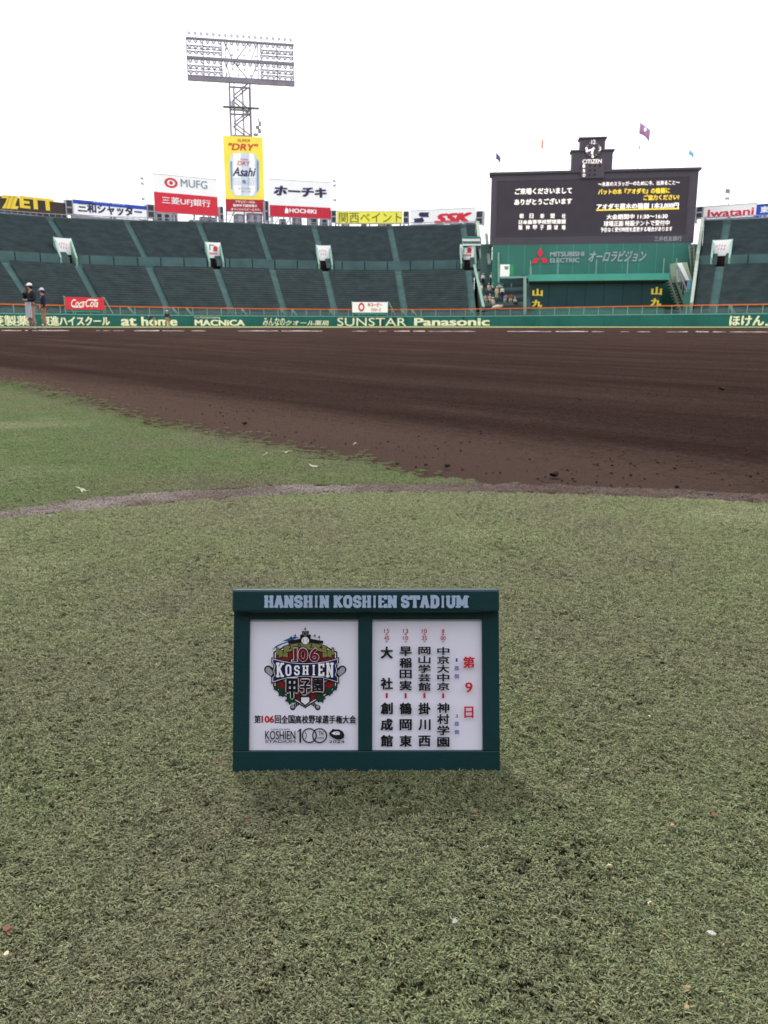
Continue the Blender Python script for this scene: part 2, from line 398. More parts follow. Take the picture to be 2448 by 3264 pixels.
# ---- blades: little patches of real blades, scattered with geometry nodes
def blade_patch(name, clumps, rad, hgt, wid, seed, per=11):
    """curly turf: little tufts of short bent blades, each tuft with its own height and tone"""
    rnd = random.Random(seed); v, f, tone = [], [], []
    for _ in range(clumps):
        rr = rad * math.sqrt(rnd.random()); a = rnd.random() * 6.283; cx_, cy_ = rr * math.cos(a), rr * math.sin(a)
        ch_ = hgt * rnd.uniform(.45, 1.2); ct = rnd.random()
        for _k in range(per):
            d = rnd.random() * 6.283; r0 = .0008 * rnd.random(); x, y = cx_ + r0 * math.cos(d), cy_ + r0 * math.sin(d)
            d += rnd.uniform(-.9, .9); h = ch_ * rnd.uniform(.6, 1.1); w = wid * rnd.uniform(.6, 1.3)
            lx, ly = math.cos(d), math.sin(d); px, py = -ly, lx
            l1 = h * rnd.uniform(.1, .45); l2 = l1 + h * rnd.uniform(.15, .75)
            z1, z2 = h * .8, h * rnd.uniform(.55, 1.05)
            b = len(v)
            v += [(x - px * w / 2, y - py * w / 2, 0), (x + px * w / 2, y + py * w / 2, 0),
                  (x + lx * l1 + px * w * .5, y + ly * l1 + py * w * .5, z1), (x + lx * l1 - px * w * .5, y + ly * l1 - py * w * .5, z1),
                  (x + lx * l2 + px * w * .15, y + ly * l2 + py * w * .15, z2)]
            f += [(b, b + 1, b + 2, b + 3), (b + 3, b + 2, b + 4)]
            t_ = min(1, max(0, ct * .55 + rnd.random() * .45)); tone += [t_] * 5
    me = bpy.data.meshes.new(name); me.from_pydata(v, [], f); me.update()
    at = me.attributes.new('tone', 'FLOAT', 'POINT'); at.data.foreach_set('value', tone)
    return me
def scatter(name, points, patches, material, **k):
    """points: (x, y, z, rot, scale)"""
    me = bpy.data.meshes.new(name); me.from_pydata([p[:3] for p in points], [], [])
    for nm, idx in (('rot', 3), ('scl', 4)):
        at = me.attributes.new(nm, 'FLOAT', 'POINT'); at.data.foreach_set('value', [p[idx] for p in points])
    o = link(name, me, material, kind='stuff', **k)
    ng = bpy.data.node_groups.new(name + '_nodes', 'GeometryNodeTree')
    ng.interface.new_socket('Geometry', in_out='INPUT', socket_type='NodeSocketGeometry')
    ng.interface.new_socket('Geometry', in_out='OUTPUT', socket_type='NodeSocketGeometry')
    N, L = ng.nodes, ng.links
    gi, go = N.new('NodeGroupInput'), N.new('NodeGroupOutput')
    g2i = N.new('GeometryNodeGeometryToInstance')
    for i, p in enumerate(patches):
        po = bpy.data.objects.new('blade_patch', p)        # never linked into the scene: only a mesh source
        oi = N.new('GeometryNodeObjectInfo'); oi.inputs['Object'].default_value = po; oi.inputs['As Instance'].default_value = False
        sm = N.new('GeometryNodeSetMaterial'); sm.inputs['Material'].default_value = material
        L.new(oi.outputs['Geometry'], sm.inputs['Geometry']); L.new(sm.outputs[0], g2i.inputs[0])
    iop = N.new('GeometryNodeInstanceOnPoints'); iop.inputs['Pick Instance'].default_value = True
    rv = N.new('FunctionNodeRandomValue'); rv.data_type = 'INT'; rv.inputs[4].default_value = 0; rv.inputs[5].default_value = len(patches) - 1
    L.new(rv.outputs[2], iop.inputs['Instance Index'])
    ar = N.new('GeometryNodeInputNamedAttribute'); ar.data_type = 'FLOAT'; ar.inputs['Name'].default_value = 'rot'
    cx = N.new('ShaderNodeCombineXYZ'); L.new(ar.outputs[0], cx.inputs['Z'])
    as_ = N.new('GeometryNodeInputNamedAttribute'); as_.data_type = 'FLOAT'; as_.inputs['Name'].default_value = 'scl'
    L.new(gi.outputs[0], iop.inputs['Points']); L.new(g2i.outputs[0], iop.inputs['Instance'])
    L.new(cx.outputs[0], iop.inputs['Rotation']); L.new(as_.outputs[0], iop.inputs['Scale']); L.new(iop.outputs[0], go.inputs[0])
    md = o.modifiers.new('scatter', 'NODES'); md.node_group = ng
    return o
big = [blade_patch('patch', 760, .06, .0047, .0009, s, 10) for s in (1, 2, 3, 4)]
small = [blade_patch('patch', 62, .017, .0046, .0009, s, 10) for s in (5, 6, 7)]
def in_view(x, y, m=.35):
    return abs(x) < y * .50 + m
rnd = random.Random(11)
ptsN, ptsB, ptsF, ptsNs, ptsFs = [], [], [], [], []
# jittered grids so that cover is even
def grid(x0, x1, y0, y1, st):
    y = y0
    while y < y1:
        x = x0
        while x < x1:
            yield x + rnd.uniform(-.5, .5) * st, y + rnd.uniform(-.5, .5) * st
            x += st
        y += st
P = lambda x, y, z, s=1.0: (x, y, gz(x, y) + z, rnd.random() * 6.283, s * rnd.uniform(.9, 1.1))
for x, y in grid(-1.6, 1.6, .05, 1.9, .052):
    if in_view(x, y) and y < bl(x) - .055: ptsN.append(P(x, y, 0))
for x, y in grid(-1.6, 1.6, 1.0, 1.9, .017):
    if in_view(x, y) and bl(x) - .075 < y < bl(x) - .008: ptsNs.append(P(x, y, 0))
for x, y in grid(-1.6, 1.6, 1.0, 1.95, .017):
    if in_view(x, y) and bl(x) + .01 < y < bu(x) - .008: ptsB.append(P(x, y, -.001, .95))
for x, y in grid(-3.6, 1.0, 1.2, 6.0, .056):
    if in_view(x, y, .5) and bu(x) + .06 < y < db(x) - .30 * interp(x, DB) / 3: ptsF.append(P(x, y, -.002, 1.0))
for x, y in grid(-3.6, 1.0, 1.2, 6.4, .014):
    if not in_view(x, y, .5): continue
    d = db(x) - y; k = interp(x, DB) / 3
    if x < .42 and bu(x) + .01 < y < bu(x) + .08 and d > .1 * k: ptsFs.append(P(x, y, -.002, rnd.uniform(.7, 1.05))); continue
    if x < .42 and y > bu(x) + .01 and -.16 * k < d < .36 * k:
        q_ = (d / k + .16) / .46
        if d > .28 * k or rnd.random() < .9 * q_ ** 2.2: ptsFs.append(P(x, y, -.002, rnd.uniform(.35, .5 + .5 * min(1, q_))))
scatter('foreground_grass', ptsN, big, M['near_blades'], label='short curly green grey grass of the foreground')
for i in range(70):
    ptsNs.append(P(lerp(-.118, .092, i / 69) + rnd.uniform(-.003, .003), .5735 + rnd.uniform(-.006, .002), .0, 1.0))
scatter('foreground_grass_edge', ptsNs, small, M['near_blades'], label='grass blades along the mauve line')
scatter('turf_line_fibres', ptsB, small, M['band_fibre'], label='pale mauve fibres of the curved line')
scatter('far_grass', ptsF, big, M['far_blades'], label='greener grass wedge beyond the mauve line')
scatter('far_grass_edge', ptsFs, small, M['far_blades'], label='ragged thin grass where turf meets soil')

# clods and crumbs of soil, chalk, pebbles
def lump(rad, seed, sq=.7, sub=1):
    rr = random.Random(seed); bm = bmesh.new(); bmesh.ops.create_icosphere(bm, subdivisions=sub, radius=rad)
    for v_ in bm.verts:
        v_.co *= rr.uniform(.65, 1.2); v_.co.z *= sq
    return [tuple(v_.co) for v_ in bm.verts], [tuple(q.index for q in f_.verts) for f_ in bm.faces]
lumps = [lump(1, s) for s in range(6)]
mb = MB()
for _ in range(8000):
    y = 1.6 + 6 * rnd.random() ** 1.8; x = rnd.uniform(-.55, .55) * y * 1.05
    if x < .62 and y < db(x) - .02: 
        if rnd.random() > .03: continue
    if y < bu(x) + .01: continue
    s = .0011 + .0034 * rnd.random() ** 6
    lv, lf = rnd.choice(lumps); a = rnd.random() * 6.28; c_, s_ = math.cos(a), math.sin(a)
    z = gz(x, y) - .006
    mb.add([(x + (q[0] * c_ - q[1] * s_) * s, y + (q[0] * s_ + q[1] * c_) * s, z + q[2] * s + s * .3) for q in lv], lf, 0 if rnd.random() < .6 else 1)
mb.build('soil_crumbs', [M['clod'], mat('soil_crumb_light', (.06, .035, .028), .95, .3, 40)], kind='stuff', label='loose dark crumbs scattered over the raked soil')
def lump_thing(name, px, py, size, material, label, category, seed, sq=.6, group=None, stretch=(1, 1), lift=0):
    g = ground_at(px, py); lv, lf = lump(1, seed, sq, 2)
    me = bpy.data.meshes.new(name); me.from_pydata([(q[0] * stretch[0], q[1] * stretch[1], q[2]) for q in lv], [], lf); me.update()
    o = link(name, me, material, label=label, category=category, group=group, smooth=False)
    size = size * (.8 if category == 'clod' else 1); o.location = (g.x, g.y, g.z + size * sq * .35 + lift); o.scale = (size,) * 3; o.rotation_euler = (0, 0, seed * 1.3)
    return o
lump_thing('soil_clod', 1765, 1514, .014, M['clod'], 'largest dark clod of soil, just beyond the mauve line right of centre', 'clod', 3, group='clods of soil by the turf edge')
lump_thing('soil_clod', 1425, 1487, .010, M['clod'], 'flat dark soil clod at the tip of the grass wedge', 'clod', 5, group='clods of soil by the turf edge')
lump_thing('soil_clod', 1358, 1482, .006, M['clod'], 'small soil clod left of the flat one at the grass wedge tip', 'clod', 8, group='clods of soil by the turf edge')
lump_thing('soil_clod', 2260, 1581, .009, M['clod'], 'dark soil clod lying on the mauve line at the far right', 'clod', 9, group='clods of soil by the turf edge')
lump_thing('soil_clod', 2156, 1553, .007, M['clod'], 'round soil clod above the mauve line on the right', 'clod', 10, group='clods of soil by the turf edge')
lump_thing('soil_clod', 780, 1350, .012, M['clod'], 'pair-like soil clod on the ragged dirt edge beside a pale chip', 'clod', 11, group='clods of soil by the turf edge')
lump_thing('soil_clod', 2300, 1240, .02, M['clod'], 'broad dark clod out on the raked soil at right', 'clod', 12, group='clods of soil by the turf edge')
# leaves / litter
def leaf(px, py, L_, wd, material, label, rz, seed, lift=.004):
    L_, wd = L_ * .78, wd * .8
    g = ground_at(px, py); rr = random.Random(seed); v_, f_ = [], []
    n = 9
    for i in range(n):
        t_ = i / (n - 1); w_ = wd * math.sin(math.pi * min(1, t_ * .9 + .08)) * rr.uniform(.55, 1.25)
        zz = .0035 * math.sin(t_ * 5 + seed) + .0015
        v_ += [((t_ - .5) * L_, -w_, zz + rr.uniform(0, .003)), ((t_ - .5) * L_, 0, zz - .001), ((t_ - .5) * L_, w_, zz + rr.uniform(0, .003))]
    for i in range(n - 1):
        for j in (0, 1): a = i * 3 + j; f_.append((a, a + 3, a + 4, a + 1))
    me = bpy.data.meshes.new('dry_leaf'); me.from_pydata(v_, [], f_); me.update()
    o = link('dry_leaf', me, material, label=label, category='leaf', group='pale dry leaves on the grass wedge')
    sol = o.modifiers.new('s', 'SOLIDIFY'); sol.thickness = .0004
    o.location = (g.x, g.y, g.z + lift); o.rotation_euler = (R(12), R(6), rz)
M['leaf'] = mat('pale_dry_leaf', (.46, .44, .34), .7, .15, 200)
leaf(262, 1569, .034, .008, M['leaf'], 'pale curled leaf on the grass just beyond the mauve line at far left', .15, 1)
leaf(1000, 1491, .042, .007, M['leaf'], 'pale thin leaf on the grass wedge near its middle, closest to the mauve line', -.1, 2)
leaf(912, 1447, .040, .006, M['leaf'], 'flat whitish leaf lying towards the dirt edge of the grass wedge', .05, 3)
leaf(846, 1455, .022, .005, M['leaf'], 'small whitish scrap just left of the flat whitish leaf', .2, 4)
leaf(1132, 1422, .016, .005, M['leaf'], 'tiny pale scrap on the ragged edge of soil and grass', .4, 5)
# pebbles on the near turf
cols = {'orange': (.40, .25, .14), 'cream': (.62, .52, .33), 'red brown': (.15, .065, .045), 'white': (.44, .44, .40), 'brown': (.14, .06, .05), 'grey': (.32, .32, .30)}
for i, (px, py, sz, c, w) in enumerate([
    (1514, 2597, .0022, 'orange', 'short way below the right corner of the green board'),
    (2142, 2644, .0022, 'orange', 'at the right, level with the board shadow'),
    (2018, 2467, .0022, 'red brown', 'right of the board, closest to its lower edge level'),
    (2274, 2611, .0024, 'red brown', 'near the right border of the grass'),
    (1942, 2774, .0020, 'cream', 'oval, in the middle of the right hand grass'),
    (2071, 2896, .0024, 'cream', 'rounded, beside a dark tuft low on the right'),
    (2267, 2992, .0026, 'white', 'low at the right border beside a dark spot'),
    (2189, 3167, .0022, 'orange', 'near the bottom right corner, upper of two'),
    (2185, 3227, .0024, 'orange', 'near the bottom right corner, lower of two'),
    (1550, 2713, .0018, 'white', 'below and right of the board shadow'),
    (1449, 2953, .0024, 'grey', 'low in the middle, right of centre'),
    (28, 2981, .0034, 'red brown', 'at the left border near the bottom'),
    (23, 3057, .0022, 'cream', 'at the left border just under the red brown pebble'),
    (699, 2443, .0030, 'brown', 'touching distance left of the board base'),
    (792, 2631, .0024, 'brown', 'in the grass below the left half of the board'),
    (2071, 2296, .0024, 'cream', 'far right of the board, round and alone'),
    (1870, 2465, .0018, 'white', 'halfway between the board and the right border'),
    (760, 2620, .0016, 'white', 'tiny, below the left corner of the board')]):
    key = 'pebble_' + c.replace(' ', '_')
    if key not in M: M[key] = mat(key, cols[c], .7, .25, 300)
    lump_thing('pebble', px, py, sz * .8, M[key], f'{c} pebble in the grass, {w}', 'pebble', i + 20, .7, 'pebbles in the foreground grass', (1.3, .9), lift=.0027)
# chalk foul line, a low patchy ridge
mb = MB()
a, b = Vector((-11, 24.5)), Vector((30, 18.5))
n = 400; d = (b - a).normalized(); nrm = Vector((-d.y, d.x))
def ck(i): 
    t_ = i / n * (b - a).length
    return max(0, .012 + .010 * math.sin(t_ * 1.7) + .008 * math.sin(t_ * 4.3 + 1) + .006 * math.sin(t_ * 11))
for i in range(n):
    if ck(i) < .006 or random.random() < .06: continue
    p, q = a.lerp(b, i / n), a.lerp(b, (i + 1) / n); h = ck(i) * .48
    pts = [(p - nrm * .05, 0), (p, h), (p + nrm * .05, 0), (q - nrm * .05, 0), (q, h), (q + nrm * .05, 0)]
    mb.add([(u.x, u.y, gz(u.x, u.y) - .008 + z) for u, z in pts], [(0, 3, 4, 1), (1, 4, 5, 2)])
mb.build('chalk_foul_line', M['chalk'], kind='stuff', label='broken white chalk line across the far side of the soil')

# ------------------------------------------------------------------ the small green board on the grass
BTH = .014
SZ = .0052
base_c = (at_z(741, 2451, SZ) + at_z(1594, 2452, SZ)) / 2
LEAN = R(15.5)
board = empty('match_day_board', (base_c.x, base_c.y, SZ), 'small dark green board with tournament emblem and four games, on the turf', 'display board')
BM = Matrix.Translation((base_c.x, base_c.y, SZ)) @ Matrix.Rotation(R(.15), 4, 'Z') @ Matrix.Rotation(-LEAN, 4, 'X')
def S(px, py, off=0.0):                    # photo pixel -> point on the board's face plane
    r = Vector(ray(px, py)); c = Vector((0, 0, CAMZ)); Nn = BM.to_3x3() @ Vector((0, -1, 0)); O = BM.translation
    # front face of the body lies in the local plane y = 0
    t_ = (O + Nn * off - c).dot(Nn) / r.dot(Nn); p = c + r * t_
    return BM.inverted() @ p
def sbox(mb, x0, x1, z0, z1, y0, y1, mi=0, bev=0):
    P_ = [Vector((x, y, z)) for z in (z0, z1) for x, y in ((x0, y0), (x1, y0), (x1, y1), (x0, y1))]
    mb.hexa([BM @ q for q in P_], mi)
def bevelled(o, w=.0006, seg=2):
    m = o.modifiers.new('bevel', 'BEVEL'); m.width = w; m.segments = seg; m.limit_method = 'ANGLE'; return o
cx0, cx1 = S(741, 2450).x, S(1594, 2452).x
lx0, lx1, rx0, rx1 = S(794, 2180).x, S(1141.5, 2180).x, S(1186.5, 2180).x, S(1538, 2180).x
zt = S(1168, 1951).z; zb = 0; pz1 = S(1168, 1975).z; pz0 = S(1168, 2394).z; ztop = S(1168, 1879).z
def solid(name, boxes, m, parent, bev=.0006, **k):
    mb = MB()
    for q in boxes: sbox(mb, *q)
    return bevelled(mb.build(name, m, parent, **k), bev)
solid('bottom_rail', [(cx0, cx1, -.0042, pz0, 0, BTH)], M['frame'], board)
solid('stile', [(cx0, lx0, pz0, zt + .002, 0, BTH)], M['frame'], board)
solid('stile', [(lx1, rx0, pz0, zt + .002, 0, BTH)], M['frame'], board)
solid('stile', [(rx1, cx1, pz0, zt + .002, 0, BTH)], M['frame'], board)
solid('top_rail', [(lx0, lx1, pz1, zt + .002, 0, BTH), (rx0, rx1, pz1, zt + .002, 0, BTH)], M['frame'], board)
HO = .008
zh0, zh1 = S(1168, 1952, HO).z, S(1168, 1878, HO).z
hdr = solid('header', [(S(744.5, 1915, HO).x - .0012, S(1587, 1915, HO).x + .0012, zh0, zh1, -HO, BTH + .001)], M['frame'], board, .0019)
solid('back_panel', [(cx0 + .002, cx1 - .002, .002, zt, BTH - .003, BTH - .001)], M['frame'], board, .0002)
mb = MB()
for p0, p1 in (((-.03, BTH, .10), (-.03, .055, .001)), ((.03, BTH, .10), (.03, .055, .001)), ((-.035, .055, .001), (.035, .055, .001))):
    q0 = BM @ Vector(p0); q1 = Vector((base_c.x + p1[0], base_c.y + p1[1] + .01, .003)) if p1[2] < .01 else BM @ Vector(p1)
    if p0[2] < .01: q0 = Vector((base_c.x + p0[0], base_c.y + p0[1] + .01, .003))
    mb.bar(q0, q1, .003, n=8)
mb.build('easel_leg', M['frame'], board)
cardL = solid('emblem_card', [(lx0, lx1, pz0, pz1, .0032, .0040)], M['paper'], board, .0001, label='white card with the tournament emblem')
cardR = solid('schedule_card', [(rx0, rx1, pz0, pz1, .0032, .0040)], M['paper'], board, .0001, label='white card with four games in black characters')
CARD = -.0031       # plane of print, just in front of the cards (local y = .0031)
def CP(px, py, lay):                       # pixel -> world point on the print plane of the cards
    s = S(px, py, -.0031); return BM @ Vector((s.x, .0031 - lay * .000012, s.z))
def HP(px, py, lay):
    s = S(px, py, .0081); return BM @ Vector((s.x, -.0081 - lay * .000012, s.z))
class Print:
    def __init__(s, fn): s.mb, s.fn, s.l, s.mats = MB(), fn, 0, []
    def mi(s, k):
        if k not in s.mats: s.mats.append(k)
        return s.mats.index(k)
    def poly(s, pts, k):
        s.l += 1; P_ = [s.fn(x, y, s.l) for x, y in pts]
        s.mb.add(P_, [tuple(range(len(P_)))], s.mi(k))
    def circle(s, x, y, r, k, n=28, ry=None): s.poly([(x + r * math.cos(i * 2 * math.pi / n), y + (ry or r) * math.sin(i * 2 * math.pi / n)) for i in range(n)], k)
    def ring(s, x, y, r, w, k, n=32, a0=0, a1=360):
        s.l += 1; m = s.mi(k)
        for i in range(n):
            a, b = R(lerp(a0, a1, i / n)), R(lerp(a0, a1, (i + 1) / n))
            P_ = [(x + (r + q * w / 2) * math.cos(t_), y + (r + q * w / 2) * math.sin(t_)) for q, t_ in ((-1, a), (1, a), (1, b), (-1, b))]
            s.mb.add([s.fn(*p_, s.l) for p_ in P_], [(0, 1, 2, 3)], m)
    def stroke(s, pts, w, k):
        for (x0, y0), (x1, y1) in zip(pts, pts[1:]):
            d = math.hypot(x1 - x0, y1 - y0) or 1; ux, uy = (x1 - x0) / d, (y1 - y0) / d; e = w * .12
            x0_, y0_, x1_, y1_ = x0 - ux * e, y0 - uy * e, x1 + ux * e, y1 + uy * e; nx_, ny_ = -uy * w / 2, ux * w / 2
            s.poly([(x0_ + nx_, y0_ + ny_), (x1_ + nx_, y1_ + ny_), (x1_ - nx_, y1_ - ny_), (x0_ - nx_, y0_ - ny_)], k)
    def text(s, t_, x0, x1, y0, y1, k, bold=0.0, shear=0.0, warp=None):
        v_, f_, _ = text2d(t_, 0.0, 1.0, shear); d = bold * (y1 - y0) * .9
        offs = [(0, 0)] if bold < .008 else [(-1, -.7), (1, -.7), (-1, .7), (1, .7), (0, 0)] if bold < .06 else [(math.cos(a_), math.sin(a_)) for a_ in [j * .785 for j in range(8)]]
        for i_, j_ in offs:
            s.l += 1
            s.mb.add([s.fn(lerp(x0 + d, x1 - d, a_) + i_ * d, lerp(y1 - d, y0 + d, b_) + j_ * d, s.l) for a_, b_ in v_], f_, s.mi(k))
    def grown(s, t_, x0, x1, y0, y1, k, bold, g, shear=0.0):    # heavier copy, box grown by g px
        s.text(t_, x0 - g, x1 + g, y0 - g, y1 + g, k, bold, shear)
    def build(s, name, parent, **kw): return s.mb.build(name, [M[k] for k in s.mats], parent, **kw)
# blocky slab letters, drawn as strokes in a 0..1 cell (y down)
SLAB = {
 'H': ([((.24, 0), (.24, 1)), ((.76, 0), (.76, 1)), ((.3, .5), (.7, .5))], [(.24, 0), (.24, 1), (.76, 0), (.76, 1)]),
 'A': ([((.46, .02), (.2, 1)), ((.54, .02), (.8, 1)), ((.3, .68), (.7, .68))], [(.2, 1), (.8, 1)]),
 'N': ([((.22, 0), (.22, 1)), ((.78, 0), (.78, 1)), ((.22, .06), (.78, .94))], [(.22, 0), (.22, 1), (.78, 0)]),
 'S': ([((.8, .32), (.8, .2), (.66, .09), (.34, .09), (.2, .2), (.2, .38), (.34, .47), (.66, .53), (.8, .62), (.8, .8), (.66, .91), (.34, .91), (.2, .8), (.2, .68))], []),
 'I': ([((.5, 0), (.5, 1))], [(.5, 0), (.5, 1)]),
 'K': ([((.24, 0), (.24, 1)), ((.78, .05), (.3, .55)), ((.42, .42), (.8, .95))], [(.24, 0), (.24, 1), (.8, 0), (.8, 1)]),
 'O': ([((.5, .09), (.34, .09), (.2, .24), (.2, .76), (.34, .91), (.66, .91), (.8, .76), (.8, .24), (.66, .09), (.5, .09))], []),
 'E': ([((.24, 0), (.24, 1)), ((.1, .08), (.84, .08)), ((.24, .5), (.66, .5)), ((.1, .92), (.84, .92)), ((.82, 0), (.82, .28)), ((.82, .72), (.82, 1))], []),
 'T': ([((.5, 0), (.5, 1)), ((.08, .08), (.92, .08)), ((.12, 0), (.12, .3)), ((.88, 0), (.88, .3))], [(.5, 1)]),
 'D': ([((.26, 0), (.26, 1)), ((.1, .08), (.62, .08), (.8, .24), (.8, .76), (.62, .92), (.1, .92))], []),
 'U': ([((.22, 0), (.22, .74), (.36, .91), (.64, .91), (.78, .74), (.78, 0))], [(.22, 0), (.78, 0)]),
 'M': ([((.18, 0), (.18, 1)), ((.82, 0), (.82, 1)), ((.2, .05), (.5, .8)), ((.8, .05), (.5, .8))], [(.18, 1), (.82, 1), (.14, 0), (.86, 0)]),
}
def slab(pr, ch, x0, x1, y0, y1, k, wt=.24, grow=0.0):
    if ch not in SLAB: return
    st, se = SLAB[ch]; w, h = x1 - x0, y1 - y0; sw = w * wt + grow
    for ln in st:
        horizontal = len(ln) == 2 and abs(ln[0][1] - ln[1][1]) < .01
        pr.stroke([(x0 + a_ * w, y0 + b_ * h) for a_, b_ in ln], (h * .16 + grow) if horizontal else sw, k)
    for a_, b_ in se:
        yy = y0 + (h * .07 if b_ == 0 else h * .93)
        pr.stroke([(x0 + a_ * w - w * .2 - grow / 2, yy), (x0 + a_ * w + w * .2 + grow / 2, yy)], h * .13 + grow, k)
pr = Print(HP)
def run(word, x0, x1, y0, y1, widths={'I': .62, 'M': 1.25, 'S': .92}):
    tot = sum(widths.get(c, 1) for c in word); x = x0; g = (x1 - x0) / tot
    for c in word:
        w = g * widths.get(c, 1); slab(pr, c, x + w * .01, x + w * .99, y0, y1, 'sticker', .35 if c != 'M' else .27); x += w
SW = .31
run('HANSHIN', 841, 1050, 1899, 1936); run('KOSHIEN', 1062, 1266, 1899, 1936); run('STADIUM', 1277, 1492, 1899, 1936)
pr.build('lettering', hdr)
# schedule card
q = lambda x, y: (720 + x / 1.8433, 1850 + y / 1.8433)
pr = Print(lambda x, y, l: CP(*q(x, y), l))
def ch(c, x, y, w, h, k='ink', b=.042): pr.text(c, x - w / 2, x + w / 2, y - h / 2, y + h / 2, k, b)
for x, hh, mm in ((945, '15', '45'), (1056, '13', '10'), (1166, '10', '35'), (1276, '8', '00')):
    ch(hh, x, 297, 30 if len(hh) == 2 else 13, 24, 'inkwarm', .012); ch('時', x, 317, 13, 11, 'inkwarm', .02)
    ch(mm, x, 338, 30, 24, 'inkwarm', .012); ch('分', x, 359, 13, 12, 'inkwarm', .02)
    ch('I', x, 676, 12, 29, 'inkwarm', .0)
for x, chars, ylist, hs in ((945, '大社創成館', (423, 605, 750, 845, 940), (72, 70, 70, 70, 70)),
                            (1056, '早稲田実鶴岡東', (415, 483, 548, 615, 750, 845, 940), (58, 60, 52, 60, 70, 66, 68)),
                            (1166, '岡山学芸館掛川西', (411, 464, 517, 570, 622, 750, 845, 940), (46, 46, 50, 46, 50, 70, 66, 66)),
                            (1276, '中京大中京神村学園', (413, 465, 517, 568, 620, 745, 811, 877, 945), (48, 48, 48, 48, 48, 60, 60, 58, 58))):
    for c, y, h in zip(chars, ylist, hs): ch(c, x, y, 72, h)
for c, y, w, h in (('1', 465, 11, 20), ('塁', 513, 28, 24), ('側', 560, 28, 27), ('3', 793, 15, 20), ('塁', 838, 28, 24), ('側', 886, 28, 27)): ch(c, 1354, y, w, h, 'inkblue', .02)
ch('第', 1425, 478, 68, 68, 'inkwarm'); ch('9', 1425, 625, 44, 60, 'inkwarm', .03); ch('日', 1425, 770, 54, 68, 'inkwarm', .03)
pr.build('printed_characters', cardR)
# emblem card
ex = lambda x, y: (800 + x / 5.027, 1980 + y / 5.027)
pr = Print(lambda x, y, l: CP(*ex(x, y), l))
pr.poly([(333, 465), (400, 395), (500, 350), (600, 325), (505, 318), (600, 275), (720, 245), (765, 240), (700, 258), (785, 262), (700, 285), (660, 320), (500, 372), (400, 425)], 'e_blue')
def lp(x, y, s_, rot, k, kk): 
    P_ = [(0, -1), (.35, -.62), (.85, -.7), (.75, -.1), (1.0, .35), (.45, .45), (0, 1.05), (-.45, .45), (-1, .35), (-.75, -.1), (-.85, -.7), (-.35, -.62)]
    for g, kx in ((1.16, k), (1, kk)):
        pr.poly([(x + g * s_ * (a_ * math.cos(rot) - b_ * math.sin(rot)), y + g * s_ * (a_ * math.sin(rot) + b_ * math.cos(rot))) for a_, b_ in P_], kx)
    pr.stroke([(x + .8 * s_ * math.sin(rot), y - .8 * s_ * math.cos(rot)), (x - .7 * s_ * math.sin(rot), y + .7 * s_ * math.cos(rot))], s_ * .07, k)
for sx in (-1, 1):       # crossed bats behind the badge
    X = lambda x: 870 + sx * (x - 870)
    pr.stroke([(X(1330), 880), (X(1465), 775)], 132, 'e_black'); pr.circle(X(1465), 775, 64, 'e_black')
    pr.stroke([(X(1400), 840), (X(1470), 785)], 84, 'e_grey'); pr.circle(X(1466), 776, 42, 'e_grey')
    pr.stroke([(X(930), 1270), (X(1070), 1385)], 56, 'e_black'); pr.circle(X(1070), 1382, 44, 'e_black'); pr.circle(X(1070), 1372, 26, 'e_grey')
    for a_ in (.2, .45, .7): pr.stroke([(X(940 + 120 * a_ + 6), 1265 + 95 * a_), (X(940 + 120 * a_ - 4), 1285 + 95 * a_ + 16)], 10, 'e_grey')
body = [(360, 490), (440, 450), (530, 400), (700, 350), (870, 335), (1040, 350), (1210, 400), (1300, 450), (1385, 490), (1385, 1050), (1290, 1155), (1080, 1262), (870, 1392), (660, 1262), (450, 1155), (355, 1050)]
def inset(P_, k, c=(870, 830)): return [(c[0] + (x - c[0]) * k, c[1] + (y - c[1]) * k) for x, y in P_]
pr.poly(body, 'e_black'); pr.poly(inset(body, .955), 'e_white'); pr.poly(inset(body, .925), 'e_black'); pr.poly(inset(body, .895), 'e_red')
pr.poly([(595, 312), (788, 280), (788, 215), (822, 212), (815, 158), (930, 158), (924, 212), (962, 215), (955, 280), (1160, 315), (1152, 362), (870, 335), (600, 362)], 'e_black')
pr.ring(871, 197, 30, 7, 'e_grey', 20); pr.stroke([(871, 180), (871, 200), (884, 206)], 6, 'e_grey')
for fx, fy in ((875, 100), (650, 235), (715, 207), (1030, 207), (1100, 230)):
    pr.stroke([(fx, fy), (fx, fy + 70)], 7, 'e_black'); pr.poly([(fx, fy), (fx, fy + 30), (fx - 36, fy + 40), (fx - 22, fy + 22)], 'e_black')
# infield lines
pr.poly([(470, 940), (1270, 940), (870, 1225)], 'e_black'); pr.poly([(500, 945), (1240, 945), (870, 1200)], 'e_grey'); pr.poly([(640, 930), (1100, 930), (1050, 1040), (870, 1165), (690, 1040)], 'e_red')
for x, y, s_, r_ in ((400, 1065, 42, 2.2), (492, 1135, 66, 1.9), (640, 1235, 84, 2.4), (1112, 1220, 76, 3.6), (1250, 1120, 62, 3.9), (1348, 1068, 38, 4.4)): lp(x, y, s_, r_, 'e_black', 'e_green')
# home plate
pr.poly([(785, 1195), (955, 1195), (955, 1300), (870, 1362), (785, 1300)], 'e_black'); pr.poly([(806, 1216), (934, 1216), (934, 1288), (870, 1335), (806, 1288)], 'e_white')
